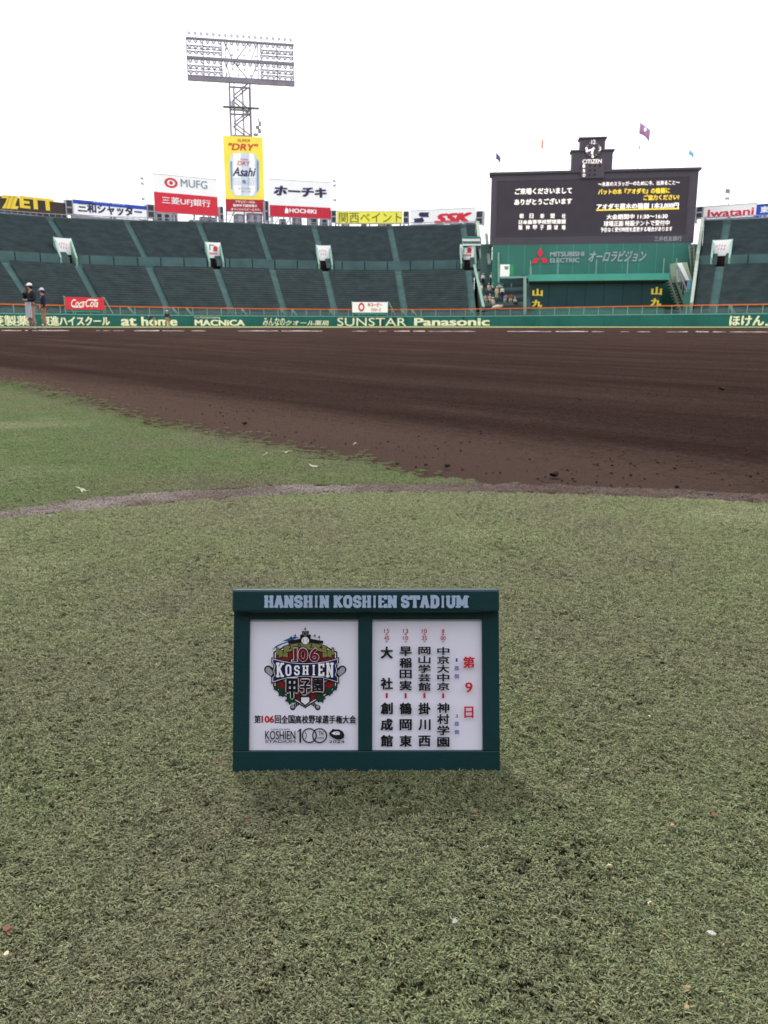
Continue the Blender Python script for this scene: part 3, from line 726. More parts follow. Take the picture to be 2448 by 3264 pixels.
# gold ribbon with 2024
def arcy(x, y, sag): return y + sag * ((x - 870) / 350) ** 2
def ribbon(x0, x1, y0, y1, sag, k, n=14, g=0):
    top = [(lerp(x0 - g, x1 + g, i / n), arcy(lerp(x0, x1, i / n), y0, sag) - g) for i in range(n + 1)]
    bot = [(lerp(x1 + g, x0 - g, i / n), arcy(lerp(x1, x0, i / n), y1, sag) + g) for i in range(n + 1)]
    pr.poly(top + bot, k)
for sx in (-1, 1):
    X = lambda x: 870 + sx * (x - 870)
    for pts in ([(1150, 500), (1240, 470), (1240, 560), (1150, 580)], [(1235, 470), (1290, 455), (1290, 580), (1235, 560)], [(1295, 428), (1332, 428), (1332, 530), (1295, 540)]):
        P_ = [(X(a_), b_) for a_, b_ in pts]; c_ = (sum(p_[0] for p_ in P_) / 4, sum(p_[1] for p_ in P_) / 4)
        pr.poly([(c_[0] + (a_ - c_[0]) * 1.22, c_[1] + (b_ - c_[1]) * 1.16) for a_, b_ in P_], 'e_black'); pr.poly(P_, 'e_gold')
ribbon(530, 1212, 345, 450, 62, 'e_black', g=9); ribbon(530, 1212, 345, 450, 62, 'e_gold')
for c, x, y in (('2', 625, 412), ('0', 775, 388), ('2', 965, 388), ('4', 1122, 414)): pr.text(c, x - 26, x + 26, y - 32, y + 32, 'e_black', .03)
pr.circle(872, 310, 68, 'e_black'); pr.circle(872, 308, 60, 'e_white')
pr.ring(800, 308, 46, 6, 'e_red', 12, -50, 50); pr.ring(944, 308, 46, 6, 'e_red', 12, 130, 230)
# blue banner
def banner(g, k, ku=None):
    pts = []
    for i in range(13): x = lerp(330 + g, 1412 - g, i / 12); pts.append((x, 572 + g + 84 * (1 - ((x - 870) / 541) ** 2)))
    pts += [(1412 - g, 660), (1375 - g, 700), (1395 - g, 790), (1375 - g, 860), (1412 - g, 900)]
    for i in range(13): x = lerp(1412 - g, 330 + g, i / 12); pts.append((x, 1000 - g - 100 * (1 - ((x - 870) / 541) ** 2)))
    pts += [(330 + g, 900), (367 + g, 860), (347 + g, 790), (367 + g, 700), (330 + g, 660)]
    pr.poly(pts, k)
banner(0, 'e_black'); banner(17, 'e_white'); banner(26, 'e_navy')
# 106 in serif-like numerals
for k, b_, g in (('e_black', .07, 22), ('e_white', .055, 9), ('e_dred', .03, 0)):
    pr.text('1', 690 - g, 742 + g, 424 - g, 638 + g, k, b_); pr.stroke([(660 - g, 630), (742 + g, 630)], 18 + 2 * g, k)
    pr.text('0', 762 - g, 912 + g, 424 - g, 640 + g, k, b_ * 1.2); pr.text('6', 945 - g, 1090 + g, 424 - g, 640 + g, k, b_ * 1.2)
for gr, k in ((16, 'e_black'), (0, 'e_white')):
    for c, xc, y0, y1, w in (('K', 470, 658, 888, 126), ('O', 606, 684, 872, 112), ('S', 742, 700, 860, 104), ('H', 880, 702, 850, 108), ('I', 1010, 692, 858, 96), ('E', 1130, 672, 866, 112), ('N', 1268, 658, 888, 124)):
        slab(pr, c, xc - w / 2, xc + w / 2, y0, y1, k, .27, gr)
for k, g, b_ in (('e_white', 9, .075), ('e_black', 0, .045)):
    pr.text('甲', 572 - g, 762 + g, 898 - g, 1235 + g, k, b_); pr.text('子', 790 - g, 962 + g, 915 - g, 1168 + g, k, b_); pr.text('園', 985 - g, 1165 + g, 885 - g, 1125 + g, k, b_)
pr.build('emblem_print', cardL)
pr = Print(lambda x, y, l: CP(*q(x, y), l))
def fit(s_, x0, x1, y0, y1, k, b_):
    w = (x1 - x0) / len(s_)
    for i, c in enumerate(s_): pr.text(c, x0 + w * i + w * .03, x0 + w * (i + 1) - w * .03, y0, y1, k, b_)
fit('第', 166, 207, 792, 840, 'ink', .026); pr.text('106', 209, 284, 795, 837, 'inkwarm', .06); fit('回全国高校野球選手権大会', 286, 765, 792, 840, 'ink', .026)
pr.l += 60
pr.fn = lambda x, y, l: CP(820 + x / 5.352, 2310 + y / 5.356, l)
pr.text('HANSHIN', 243, 553, 58, 84, 'ink', .012); pr.text('KOSHIEN', 140, 655, 95, 245, 'ink', .012); pr.text('STADIUM', 140, 655, 256, 300, 'ink', .022)
pr.poly([(687, 108), (735, 58), (752, 58), (752, 300), (722, 300), (722, 96), (687, 126)], 'ink')
pr.ring(892, 178, 118, 22, 'ink', 40); pr.ring(1067, 178, 118, 22, 'ink', 40)
pr.ring(745, 178, 96, 12, 'ink', 14, -42, 42); pr.ring(920, 178, 96, 12, 'ink', 14, -42, 42)
pr.text('TH', 1048, 1130, 100, 176, 'ink', .012); pr.text('ANNIV.', 1028, 1148, 196, 238, 'ink', .012)
pr.poly([(1228, 130), (1268, 88), (1292, 60), (1325, 72), (1400, 70), (1462, 108), (1488, 160), (1478, 214), (1425, 242), (1350, 238), (1280, 205), (1238, 170)], 'ink')
pr.poly([(1268, 135), (1320, 108), (1385, 104), (1415, 128), (1408, 162), (1320, 166), (1300, 156)], 'e_white'); pr.ring(1368, 166, 42, 7, 'ink', 14, 180, 330)
pr.text('2024', 1225, 1490, 260, 300, 'ink', .03)
pr.build('anniversary_print', cardL)

# ------------------------------------------------------------------ outfield geometry: polar round a centre
C0 = Vector((11, 36))
RT = [(-75, 90), (-52, 92), (-40.2, 93), (-29.7, 99), (-17.2, 106), (-6.4, 110.9), (1.8, 105.6), (8.8, 95), (18.2, 86), (27.7, 83), (45, 82), (60, 82)]
KZ = [(-75, .88), (-40, .88), (-29.7, .9), (-17.2, .985), (-6.4, 1.0), (1.8, 1.0), (18.2, .86), (27.7, .83), (60, .83)]
def _sm(tab):                                 # smoothed table
    t = [(a, b) for a, b in tab]; out = []
    for i in range(-75, 61):
        ws = [(math.exp(-((i - j) / 3.2) ** 2)) for j in range(i - 9, i + 10)]
        out.append((i, sum(w * interp(j, t) for w, j in zip(ws, range(i - 9, i + 10))) / sum(ws)))
    return out
RT, KZ = _sm(RT), _sm(KZ)
FZ = 1.9
def ring(th, off, z):
    r = interp(th, RT) + off; return Vector((C0.x + r * math.sin(R(th)), C0.y + r * math.cos(R(th)), z))
def kz(th): return interp(th, KZ)
def prof(off, th):                            # height of the rake
    if off <= 1: z = FZ
    elif off <= 15: z = lerp(2.4, 10, (off - 1) / 14)
    elif off <= 17: z = 10
    else: z = lerp(11.3, 19.8, (off - 17) / 18)
    return z if off <= 1 else FZ + (z - FZ) * kz(th)
def th_of(px, off, z=None):
    lo, hi = -75.0, 60.0
    for _ in range(34):
        m = (lo + hi) / 2; zz = prof(off, m) if z is None else z
        if proj(*ring(m, off, zz))[0] < px: lo = m
        else: hi = m
    return (lo + hi) / 2
def arc(t0, t1, step=1.2):
    n = max(1, int(abs(t1 - t0) / step)); return [lerp(t0, t1, i / n) for i in range(n + 1)]
def swept(mb, ths, prof4, mi=0):              # prof4(th) -> list of 3D points; open strip with end caps
    P_ = [prof4(t) for t in ths]; n = len(P_[0]); b = len(mb.v)
    vs = [p for r_ in P_ for p in r_]
    fs = [(i * n + j, (i + 1) * n + j, (i + 1) * n + (j + 1) % n, i * n + (j + 1) % n) for i in range(len(P_) - 1) for j in range(n)]
    fs += [tuple(range(n))[::-1], tuple(len(vs) - n + j for j in range(n))]
    mb.add(vs, fs, mi)
def sweptbox(mb, t0, t1, o0, o1, z0, z1, mi=0, step=1.2):
    f = (lambda z: (lambda th: z)) 
    z0f = z0 if callable(z0) else f(z0); z1f = z1 if callable(z1) else f(z1)
    swept(mb, arc(t0, t1, step), lambda th: [ring(th, o0, z0f(th)), ring(th, o1, z0f(th)), ring(th, o1, z1f(th)), ring(th, o0, z1f(th))], mi)

# fence -----------------------------------------------------------------
TL, TR = -72, 50
fence = empty('outfield_fence', ring(-6, 0, .2), 'long curved dark green padded fence with cream advertising letters', 'fence')
edges = [TL + i * (TR - TL) / 40 for i in range(41)]
for a, b in zip(edges, edges[1:]):
    mb = MB(); sweptbox(mb, a + .012, b - .012, 0, .35, .15, FZ - .12, 0, 1.0)
    mb.build('padded_panel', M['fence'], fence)
mb = MB(); sweptbox(mb, TL, TR, -.05, .45, FZ - .12, FZ); mb.build('coping', M['fencetop'], fence)
mb = MB(); sweptbox(mb, TL, TR, .03, .3, .12, FZ - .14); mb.build('backing', M['darkgreen'], fence)
def fence_text(mb, t, px0, px1, py0=None, py1=None, bold=.03, shear=0.0, z0=.28, z1=1.62, mi=0):
    a, b = th_of(px0, 0, 1.0), th_of(px1, 0, 1.0)
    put_text(mb, lambda u, v, l: ring(lerp(a, b, u), -.03, lerp(z0, z1, v)), t, bold, mi, shear)
def ftext(name, items):
    mb = MB()
    for it in items: fence_text(mb, *it[:3], **(it[3] if len(it) > 3 else {}))
    mb.build(name, M['cream'], fence)
ftext('lettering', [('三菱製薬', -70, 92)])
ftext('lettering', [('東進ハイスクール', 132, 350, dict(bold=.045))])
ftext('lettering', [('at', 385, 435, dict(bold=.06, z1=1.45))])
ftext('lettering', [('home', 450, 565, dict(bold=.05))])
ftext('small_lettering', [('Co.Tomorrowing', 620, 702, dict(z0=1.35, z1=1.72, bold=.01))])
ftext('lettering', [('MACNiCA', 620, 780, dict(z0=.28, z1=1.25, bold=.06))])
ftext('lettering', [('みんなの', 838, 908, dict(shear=.2, bold=.015)), ('クオール薬局', 910, 1048, dict(z0=.34, z1=1.2, shear=.15, bold=.02))])
ftext('lettering', [('SUNSTAR', 1075, 1295, dict(bold=.0))])
ftext('lettering', [('Panasonic', 1320, 1561, dict(bold=.05))])
ftext('lettering', [('ほけん', 2325, 2436, dict(bold=.05)), ('.', 2440, 2450, dict(z1=.6, bold=.05))])
# rail ------------------------------------------------------------------
rail = empty('fence_guard_rail', ring(-6, .6, FZ), 'bright orange handrail on grey posts running above the green fence', 'railing')
mb = MB(); sweptbox(mb, TL, TR, .55, .68, 2.94, 3.08, 0, .8); mb.build('handrail', M['orange'], rail)
mb = MB(); mb.bar((0, 0, 0), (0, 0, 1.14), .09); pm = mb.build('post', M['post'], rail).data
o = [x for x in rail.children][-1]; o.matrix_parent_inverse = Matrix()
th = TL + .4; first = True
while th < TR:
    w = ring(th, .62, FZ - .05)
    if not first: o = bpy.data.objects.new('post', pm); COL.objects.link(o); o.parent = rail
    o.location = w - rail.location; o.rotation_euler = (0, 0, -R(th)); first = False; th += 1.28
mb = MB(); sweptbox(mb, TL, TR, .6, .63, FZ, 2.5); 
pane = mb.build('mesh_screen', None, rail)
mm, tt, bb = _nodes('tinted_net_panel'); bb.inputs['Base Color'].default_value = (.10, .17, .17, 1); bb.inputs['Alpha'].default_value = .22; bb.inputs['Roughness'].default_value = .4
pane.data.materials.clear(); pane.data.materials.append(mm)

# stands ----------------------------------------------------------------
def seat_mesh():
    pass
def stand(name, t0, t1, aisles, label, vom, low_end=None):
    """aisles: list of angles, a stair 1.5 m wide at each"""
    st = empty(name, ring((t0 + t1) / 2, 1, FZ), label, 'grandstand')
    HW = .62 # half aisle width in metres
    cuts = [t0] + [a for a in aisles if t0 < a < t1] + [t1]
    tiers = ((1.6, 14.8, 18), (17.6, 34.6, 24))
    for k, (o0, o1, nr) in enumerate(tiers):
        do = (o1 - o0) / nr
        if k == 0 and low_end: tcuts = [c for c in cuts[:-1] if c < low_end - .3] + [low_end]
        else: tcuts = cuts
        for a, b in zip(tcuts, tcuts[1:]):
            mid = interp((a + b) / 2, RT) + (o0 + o1) / 2; hw = math.degrees(HW / mid)
            ta, tb = a + (hw if a != t0 else .1), b - (hw if b != t1 else .1)
            seats = MB(); steps = MB()
            for r_ in range(nr):
                oo = o0 + do * r_; rad = interp((ta + tb) / 2, RT) + oo; L_ = rad * R(tb - ta); ns = max(1, int(L_ / .52))
                ths = arc(ta, tb, 1.5)
                zf = lambda th, oo=oo: prof(oo + .3, th)
                swept(steps, [t_ for t_ in ths], lambda th, oo=oo, zf=zf: [ring(th, oo, zf(th) - .9), ring(th, oo + do, zf(th) - .9), ring(th, oo + do, zf(th)), ring(th, oo, zf(th))])
                for i in range(ns):
                    if vom(k, lerp(ta, tb, (i + .5) / ns), oo): continue
                    tm = lerp(ta, tb, (i + .5) / ns) + (.004 if r_ % 2 else -.004); hwid = .262 / rad * 57.3
                    z = zf(tm); j = random.uniform(-.012, .012)
                    A, B = lerp(ta, tb, i / ns), lerp(ta, tb, (i + 1) / ns)
                    for p0, p1, z0, z1 in ((.22, .62, z + .38, z + .44), (.58, .66, z + .44, z + .74 + j)):
                        q4 = [ring(A, oo + p0, z0), ring(B, oo + p0, z0), ring(B, oo + p1, z0), ring(A, oo + p1, z0), ring(A, oo + p0, z1), ring(B, oo + p0, z1), ring(B, oo + p1, z1), ring(A, oo + p1, z1)]
                        seats.add(q4, [(0, 1, 5, 4), (4, 5, 6, 7), (1, 2, 6, 5), (3, 0, 4, 7)], 1 if p0 < .3 else 0)
            steps.build('stepped_terrace', M['tread'], st)
            seats.build('seats', [M['seat'], M['pan']], st, kind='stuff')
        for a in cuts[1:-1]:
            mb = MB(); mid = interp(a, RT) + (o0 + o1) / 2
            n2 = nr * 2; d2 = (o1 - o0) / n2
            for r_ in range(n2):
                oo = o0 + d2 * r_; hw = math.degrees(HW / (interp(a, RT) + oo)) ; z = prof(oo + d2 * .5, a) + .02
                if vom(k, a, oo): continue
                mb.hexa([ring(a - hw, oo, z - .8), ring(a + hw, oo, z - .8), ring(a + hw, oo + d2, z - .8), ring(a - hw, oo + d2, z - .8),
                         ring(a - hw, oo, z), ring(a + hw, oo, z), ring(a + hw, oo + d2, z), ring(a - hw, oo + d2, z)])
            mb.build('aisle_stair', M['aisle'], st)
    mb = MB(); sweptbox(mb, t0, t1, 14.8, 17.0, lambda th: prof(15, th) - 1, lambda th: prof(15, th) + .06); mb.build('walkway', M['walk'], st)
    mb = MB(); sweptbox(mb, t0, t1, .46, 1.6, .2, 1.95); mb.build('front_gangway', M['tread'], st)
    mb = MB(); sweptbox(mb, t0, t1, 34.6, 35.4, lambda th: prof(34.6, th) - 2, lambda th: prof(35, th) + .55); mb.build('rear_parapet', M['tread'], st)
    # teal panels in front of the upper tier
    n = max(1, round((t1 - t0) / 1.9)); es = [lerp(t0, t1, i / n) for i in range(n + 1)]
    gaps = [v_ for v_ in VOM if t0 < v_ < t1]; hg = .72
    pieces = []
    for a, b in zip(es, es[1:]):
        g_ = [v_ for v_ in gaps if v_ + hg > a and v_ - hg < b]
        if not g_: pieces.append((a, b)); continue
        v_ = g_[0]
        if v_ - hg - a > .15: pieces.append((a, v_ - hg))
        if b - v_ - hg > .15: pieces.append((v_ + hg, b))
    solidrun, last = [], t0
    for v_ in sorted(gaps): solidrun.append((last, v_ - hg)); last = v_ + hg
    solidrun.append((last, t1))
    for a, b in pieces:
        mb = MB(); sweptbox(mb, a + .05, b - .05, 17.0, 17.12, lambda th: prof(16, th) + .06, lambda th: prof(17.01, th) + .75, 0, 1.0)
        mb.build('parapet_panel', M['wallgreen'], st)
    mb = MB()
    for a, b in solidrun: sweptbox(mb, a, b, 17.13, 17.3, lambda th: prof(16, th), lambda th: prof(17.01, th) + .5)
    mb.build('parapet_backing', M['darkgreen'], st)
    mb = MB(); sweptbox(mb, t0, t1, 35.4, 37.5, lambda th: 0.2, lambda th: prof(35, th) + .3); mb.build('rear_wall', M['galv'], st)
    # railing on the rear parapet
    mb = MB()
    for t_ in arc(t0, t1, .45): mb.bar(ring(t_, 35.2, prof(35, t_) + .5), ring(t_, 35.2, prof(35, t_) + 1.1), .07)
    sweptbox(mb, t0, t1, 35.15, 35.25, lambda th: prof(35, th) + 1.05, lambda th: prof(35, th) + 1.15)
    mb.build('rear_railing', M['galv'], st)
    return st
LEFT_END, RIGHT_START = th_of(1530, 16), th_of(2226, 16)
aisL = [th_of(px, 15) for px in (-460, -330, -200, 15, 247, 475, 690, 868, 1037, 1268, 1492)]
aisR = [th_of(px, 15) for px in (2294, 2560, 2790)]
VOM = [th_of(px, 16) for px in (-30, 226, 694, 1040, 1494)] + [th_of(2293, 16)]
def vomcut(k, th, off):
    if k == 0: return False
    return any(abs(th - v_) * R(1) * 125 < 1.35 for v_ in VOM) and off < 20.9
left_stand = stand('outfield_stand', -72, LEFT_END, aisL, 'large two tier stand of empty dark seats left of the scoreboard', vomcut, th_of(1513, 16))
right_stand = stand('outfield_stand', RIGHT_START, 50, aisR, 'part of a two tier seat stand at the right edge beyond the scoreboard', vomcut)
mb = MB()
for side, th in ((left_stand, LEFT_END), (right_stand, RIGHT_START)):
    mb = MB(); sg = 1 if side is left_stand else -1
    for o0, o1 in [(1.2 + i, 2.2 + i) for i in range(16 if side is left_stand else 0, 34)]:
        a, b = th + sg * .02, th + sg * .28
        z0, z1 = prof(o0, th) + 1.0, prof(o1, th) + 1.0
        mb.hexa([ring(a, o0, 0.2), ring(b, o0, .2), ring(b, o1, .2), ring(a, o1, .2), ring(a, o0, z0), ring(b, o0, z0), ring(b, o1, z1), ring(a, o1, z1)])
    mb.build('end_wall', M['sage'], side)
# vomitories ---------------------------------------------------------------
for i, th in enumerate(VOM):
    par = left_stand if th < LEFT_END + .5 else right_stand
    r0 = interp(th, RT) + 17; hw = math.degrees(1.12 / r0); k_ = kz(th)
    zb, = (prof(15, th) + .06,)
    mb = MB()
    for s_ in (-1, 1):      # sloping side walls
        a, b = th + s_ * hw, th + s_ * (hw + math.degrees(.28 / r0))
        zs = [(16.95, zb, zb + 3.0 * k_), (25.3, zb + 1.0, zb + 6.2 * k_)]
        mb.hexa([ring(a, 16.95, zb), ring(b, 16.95, zb), ring(b, 20.9, zb), ring(a, 20.9, zb),
                 ring(a, 16.95, zb + 1.4), ring(b, 16.95, zb + 1.4), ring(b, 20.9, zb + 5.2 * k_), ring(a, 20.9, zb + 5.2 * k_)])
    mb.build('portal_cheek', M['palegreen'], par)
    mb = MB(); sweptbox(mb, th - hw, th + hw, 20.5, 20.7, zb, zb + 2.5, 0); mb.build('portal_opening', M['dark'], par)
    mb = MB(); sweptbox(mb, th - hw, th + hw, 16.9, 20.5, zb, zb + .02, 0); mb.build('portal_floor', M['dark'], par)
    # the little white sign over the doorway
    a_, b_ = ring(th - hw * 1.08, 20.4, 0), ring(th + hw * 1.08, 20.4, 0)
    pl = Plane.pts(a_, b_); z0 = zb + 2.3 * k_; z1 = z0 + 2.75 * k_
    names = ['pink script', 'green square and red dot', 'pink script', 'green square and red dot', 'faint pink script']
    if i == 0: continue
    where = ['', 'over the doorway nearest the left edge', 'over the second doorway from the left, near the big central sign tower',
             'over the third doorway, below the yellow sign', 'over the last doorway before the scoreboard', 'over the doorway right of the scoreboard'][i]
    sg = empty('doorway_sign', pl.p(pl.W / 2, z0), f'white square sign {where}', 'sign', 'white signs over the stand doorways')
    mb = MB(); pl.box(mb, 0, pl.W, z0, z1, 0, .12); mb.build('sign_face', M['white'], sg)
    mb = MB(); w = pl.W
    if i in (2, 4):
        for (x0, x1, y0, y1) in ((.2, .55, .78, .86), (.2, .28, .5, .86), (.45, .8, .42, .5)):
            mb.quad(*[pl.p(w * x, lerp(z0, z1, y), .13) for x, y in ((x0, y0), (x1, y0), (x1, y1), (x0, y1))], 0)
        cx_, cy_ = .64, .62; n = 16
        mb.add([pl.p(w * (cx_ + .17 * math.cos(j * 6.283 / n)), lerp(z0, z1, cy_ + .17 * math.sin(j * 6.283 / n)), .14) for j in range(n)], [tuple(range(n))], 1)
        for j in range(6): mb.quad(*[pl.p(w * x, lerp(z0, z1, y), .13) for x, y in ((.2 + j * .1, .22), (.27 + j * .1, .22), (.27 + j * .1, .36), (.2 + j * .1, .36))], 1)
        mb.build('sign_print', [M['canopy'], M['red']], sg)
    else:
        for j, (x, y) in enumerate(((.15, .55), (.3, .6), (.45, .58), (.6, .55), (.25, .38), (.42, .36), (.58, .34))):
            mb.quad(*[pl.p(w * (x + dx), lerp(z0, z1, y + dy), .13) for dx, dy in ((0, 0), (.08, -.02), (.13, .13), (.05, .15))], 0)
        M.setdefault('pink', mat('pink_print', (.80, .42, .50), .5, .1, 1)); mb.build('sign_print', M['pink'], sg)

# ------------------------------------------------------------------ billboards round the rim
RIM = 36.6
def rim_plane(px0, px1, off=RIM):
    z = 22
    return Plane.pts(ring(th_of(px0, off, z), off, 0), ring(th_of(px1, off, z), off, 0))
def billboard(label, px0, px1, py0, py1, face, off=RIM, legs=(0.05, .35, .65, .95), back=None):
    """py0, py1 measured at the left end"""
    pl = rim_plane(px0, px1, off); z1, z0 = pl.hit(px0, py0)[1], pl.hit(px0, py1)[1]
    bb_ = empty('billboard', pl.p(pl.W / 2, z0), label, 'billboard')
    mb = MB(); pl.box(mb, 0, pl.W, z0, z1, -.5, 0); mb.build('sign_face', face, bb_)
    mb = MB()
    for a0, a1, za, zb_ in ((-.06, pl.W + .06, z1, z1 + .07), (-.06, pl.W + .06, z0 - .07, z0)): pl.box(mb, a0, a1, za, zb_, -.52, .06)
    mb.build('rim_trim', M['galv'], bb_)
    tm = th_of((px0 + px1) / 2, off, 20); zg = prof(35, tm) + .3
    for l_ in legs:
        mb = MB(); mb.bar(pl.p(pl.W * l_, zg, -.35), pl.p(pl.W * l_, z0 - .07, -.35), .32); mb.build('support_post', M['galv'], bb_)
    if back:
        mb = MB(); pl.box(mb, 0, pl.W, zg, z0 - .08, -1.2, -.9); mb.build('backing_wall', M[back], bb_)
    return bb_, pl, z0, z1
def lettering(par, fnlist, mats):
    mb = MB(); fnlist(mb); return mb.build('lettering', [M[m] for m in mats], par)
b_, pl, z0, z1 = billboard('black billboard with bold yellow four letter name at the far left', -120, 207, 612, 664, M['signdark'], back='galv', legs=(.1, .35, .55, .73, .77, .98))
def f(mb):
    pl.poly(mb, [(8, 621), (59, 624.5), (51, 645), (48, 657), (59, 658), (55, 667), (6, 664), (18, 643), (22, 632), (3, 631)], .06)
    for dx in (0, 14): pl.poly(mb, [(31 + dx, 623 + dx * .07), (32.2 + dx, 623 + dx * .07), (18 + dx, 664.6 + dx * .06), (16.8 + dx, 664.6 + dx * .06)], .1, 1)
    pl.text(mb, 'ETT', 62, 172, 628, 669, .06, .085)
lettering(b_, f, ['yellow', 'signdark'])
b_, pl, z0, z1 = billboard('white billboard with blue top stripe and dark shutter company name', 232, 467, 636, 681, M['white'], back='galv', legs=(.02, .5, .55, .98))
mb = MB(); pl.box(mb, 0, pl.W, z1 - .62, z1, 0, .03); mb.build('blue_stripe', M['signblue'], b_)
def f(mb): 
    pl.text(mb, '三和シャッター', 248, 452, 651, 685, .05, .05)
lettering(b_, f, ['navy'])
def f(mb): pl.text(mb, 'SANWA  GROUP', 296, 402, 642.5, 649.5, .05, .03)
lettering(b_, f, ['white'])
b_, pl, z0, z1 = billboard('tall white billboard with red circle logo over a red bank name panel', 493, 695, 553, 674, M['white'], legs=(.02, .3, .62, .98))
zz = pl.hit(493, 611)[1]
mb = MB(); pl.box(mb, 0, pl.W, z0, zz, 0, .05); mb.build('red_panel', M['red'], b_)
def f(mb):
    pl.text(mb, '三菱UFJ銀行', 516, 670, 632, 658, .08, .012, 1); pl.text(mb, 'MUFG', 576, 660, 574, 599, .05, .012, 0)
lettering(b_, f, ['greyblue', 'white'])
mb = MB()
def disc(mb, pl, px, py, rx, ry, off, mi, n=24, rin=0.0):
    a, z = pl.hit(px, py); ax = pl.hit(px + rx, py)[0] - a; zy = z - pl.hit(px, py + ry)[1]
    if rin: 
        vs = [pl.p(a + ax * k * math.cos(i * 6.2832 / n), z + zy * k * math.sin(i * 6.2832 / n), off) for k in (rin, 1) for i in range(n)]
        mb.add(vs, [(i, (i + 1) % n, n + (i + 1) % n, n + i) for i in range(n)], mi)
    else: mb.add([pl.p(a + ax * math.cos(i * 6.2832 / n), z + zy * math.sin(i * 6.2832 / n), off) for i in range(n)], [tuple(range(n))], mi)
disc(mb, pl, 545, 583, 21, 16, .04, 0, rin=.62); disc(mb, pl, 545, 583, 6, 6, .05, 0)
mb.build('ring_logo', M['red'], b_)
# central tall sign (on the light tower)
TWY = 176.5
tall = Plane(716, TWY, 838, TWY + 1.4, 600)
ts = empty('billboard', tall.p(tall.W / 2, tall.hit(776, 688)[1]), 'tall yellow billboard with a silver can, mounted on the light tower', 'billboard')
mb = MB(); a0, a1, z0, z1 = tall.pbox(mb, 716, 435, 841, 686, -.6, 0); mb.build('sign_face', mat('warm_yellow_sign_face', (.90, .76, .10), .5, .05, .3), ts)
mb = MB(); zr1, zr0 = tall.hit(716, 634)[1], tall.hit(716, 674)[1]
tall.box(mb, a0, a1, zr0, zr1, 0, .04); mb.build('red_panel', mat('deep_red_panel', (.42, .03, .045), .5, .05, 1), ts)
mb = MB(); tall.box(mb, a0, a1, z0, zr0 - .01, 0, .04); tall.box(mb, a0 - .1, a0, z0, z1, -.6, .02); mb.build('white_base_strip', M['white'], ts)
tx = lambda x, y: (560 + x / 3.567, 80 + y / 3.567)
mb = MB()
tall.poly(mb, [tx(*p_) for p_ in ((650, 1452), (890, 1458), (945, 1545), (948, 1870), (905, 1948), (670, 1942), (625, 1870), (612, 1540))], .04, 0)
tall.poly(mb, [tx(*p_) for p_ in ((655, 1458), (740, 1460), (745, 1938), (680, 1935), (660, 1870), (650, 1540))], .07, 3)
tall.poly(mb, [tx(*p_) for p_ in ((835, 1460), (885, 1462), (900, 1540), (905, 1880), (880, 1938), (838, 1938))], .07, 3)
tall.poly(mb, [tx(*p_) for p_ in ((618, 1555), (640, 1545), (645, 1870), (632, 1866))], .07, 1)
tall.poly(mb, [tx(*p_) for p_ in ((920, 1520), (944, 1550), (946, 1865), (922, 1905))], .07, 1)
for i in range(5): tall.poly(mb, [tx(*p_) for p_ in ((655, 1740 + i * 18), (740, 1742 + i * 18), (740, 1746 + i * 18), (655, 1744 + i * 18))], .09, 1); tall.poly(mb, [tx(*p_) for p_ in ((815, 1742 + i * 18), (900, 1744 + i * 18), (900, 1748 + i * 18), (815, 1746 + i * 18))], .09, 1)
mb.build('can_picture', [M['can'], M['canblue'], M['red'], M['white']], ts)
mb = MB()
def tt(s_, x0, x1, y0, y1, mi, b=.0, sh=0.0, off=.11):
    (p0, q0), (p1, q1) = tx(x0, y0), tx(x1, y1); tall.text(mb, s_, p0, p1, q0, q1, off, b, mi, sh)
tt('SUPER', 700, 845, 1296, 1328, 0, .01, .2, .06); tt('"DRY"', 600, 938, 1345, 1425, 0, .035, .2, .06)
tt('SUPER', 735, 820, 1520, 1536, 0, .01, .2); tt('DRY', 700, 848, 1548, 1596, 0, .01, .2)
tt('Asahi', 645, 912, 1618, 1722, 1, .035, .35); tt('生', 755, 805, 1760, 1800, 1, .02)
tt('スーパードライ', 715, 858, 1848, 1872, 0, .02); tt('ビール', 755, 858, 1886, 1900, 1, .02)
tt('アサヒビールは、', 678, 905, 1995, 2025, 2, .03, 0, .07); tt('阪神甲子園球場の', 655, 925, 2037, 2070, 2, .03, 0, .07); tt('オフィシャルビールです。', 630, 965, 2082, 2112, 2, .03, 0, .07)
mb.build('lettering', [M['red'], M['navy'], M['white']], ts)
b_, pl, z0, z1 = billboard('white billboard with slanted black katakana over a red strip', 861, 1055, 570, 689, M['white'], legs=(.02, .33, .66, .98))
zz = pl.hit(861, 653)[1]
mb = MB(); pl.box(mb, 0, pl.W, z0, zz, 0, .05); mb.build('red_panel', mat('crimson_strip', (.55, .03, .055), .5, .05, 1), b_)
def f(mb):
    pl.text(mb, 'ホーチキ', 872, 1041, 594, 628, .06, .075, 0, .15); pl.text(mb, 'HOCHIKI', 922, 1008, 666, 680, .08, .05, 1)
    pl.poly(mb, [(908, 668), (913, 662), (919, 668), (919, 680), (908, 680)], .08, 1)
lettering(b_, f, ['navy', 'white'])
b_, pl, z0, z1 = billboard('lemon yellow billboard with dark paint company name', 1073, 1283, 674, 713, M['signyellow'], legs=(.03, .5, .97))
def f(mb): pl.text(mb, '関西ペイント', 1080, 1280, 678, 710, .06, .0)
M['olive'] = mat('olive_lettering', (.16, .13, .05), .5, .05, 1)
lettering(b_, f, ['olive'])
b_, pl, z0, z1 = billboard('white billboard with black ribbon mark and red slanted letters', 1308, 1514, 672, 717, M['white'], legs=(.03, .5, .97))
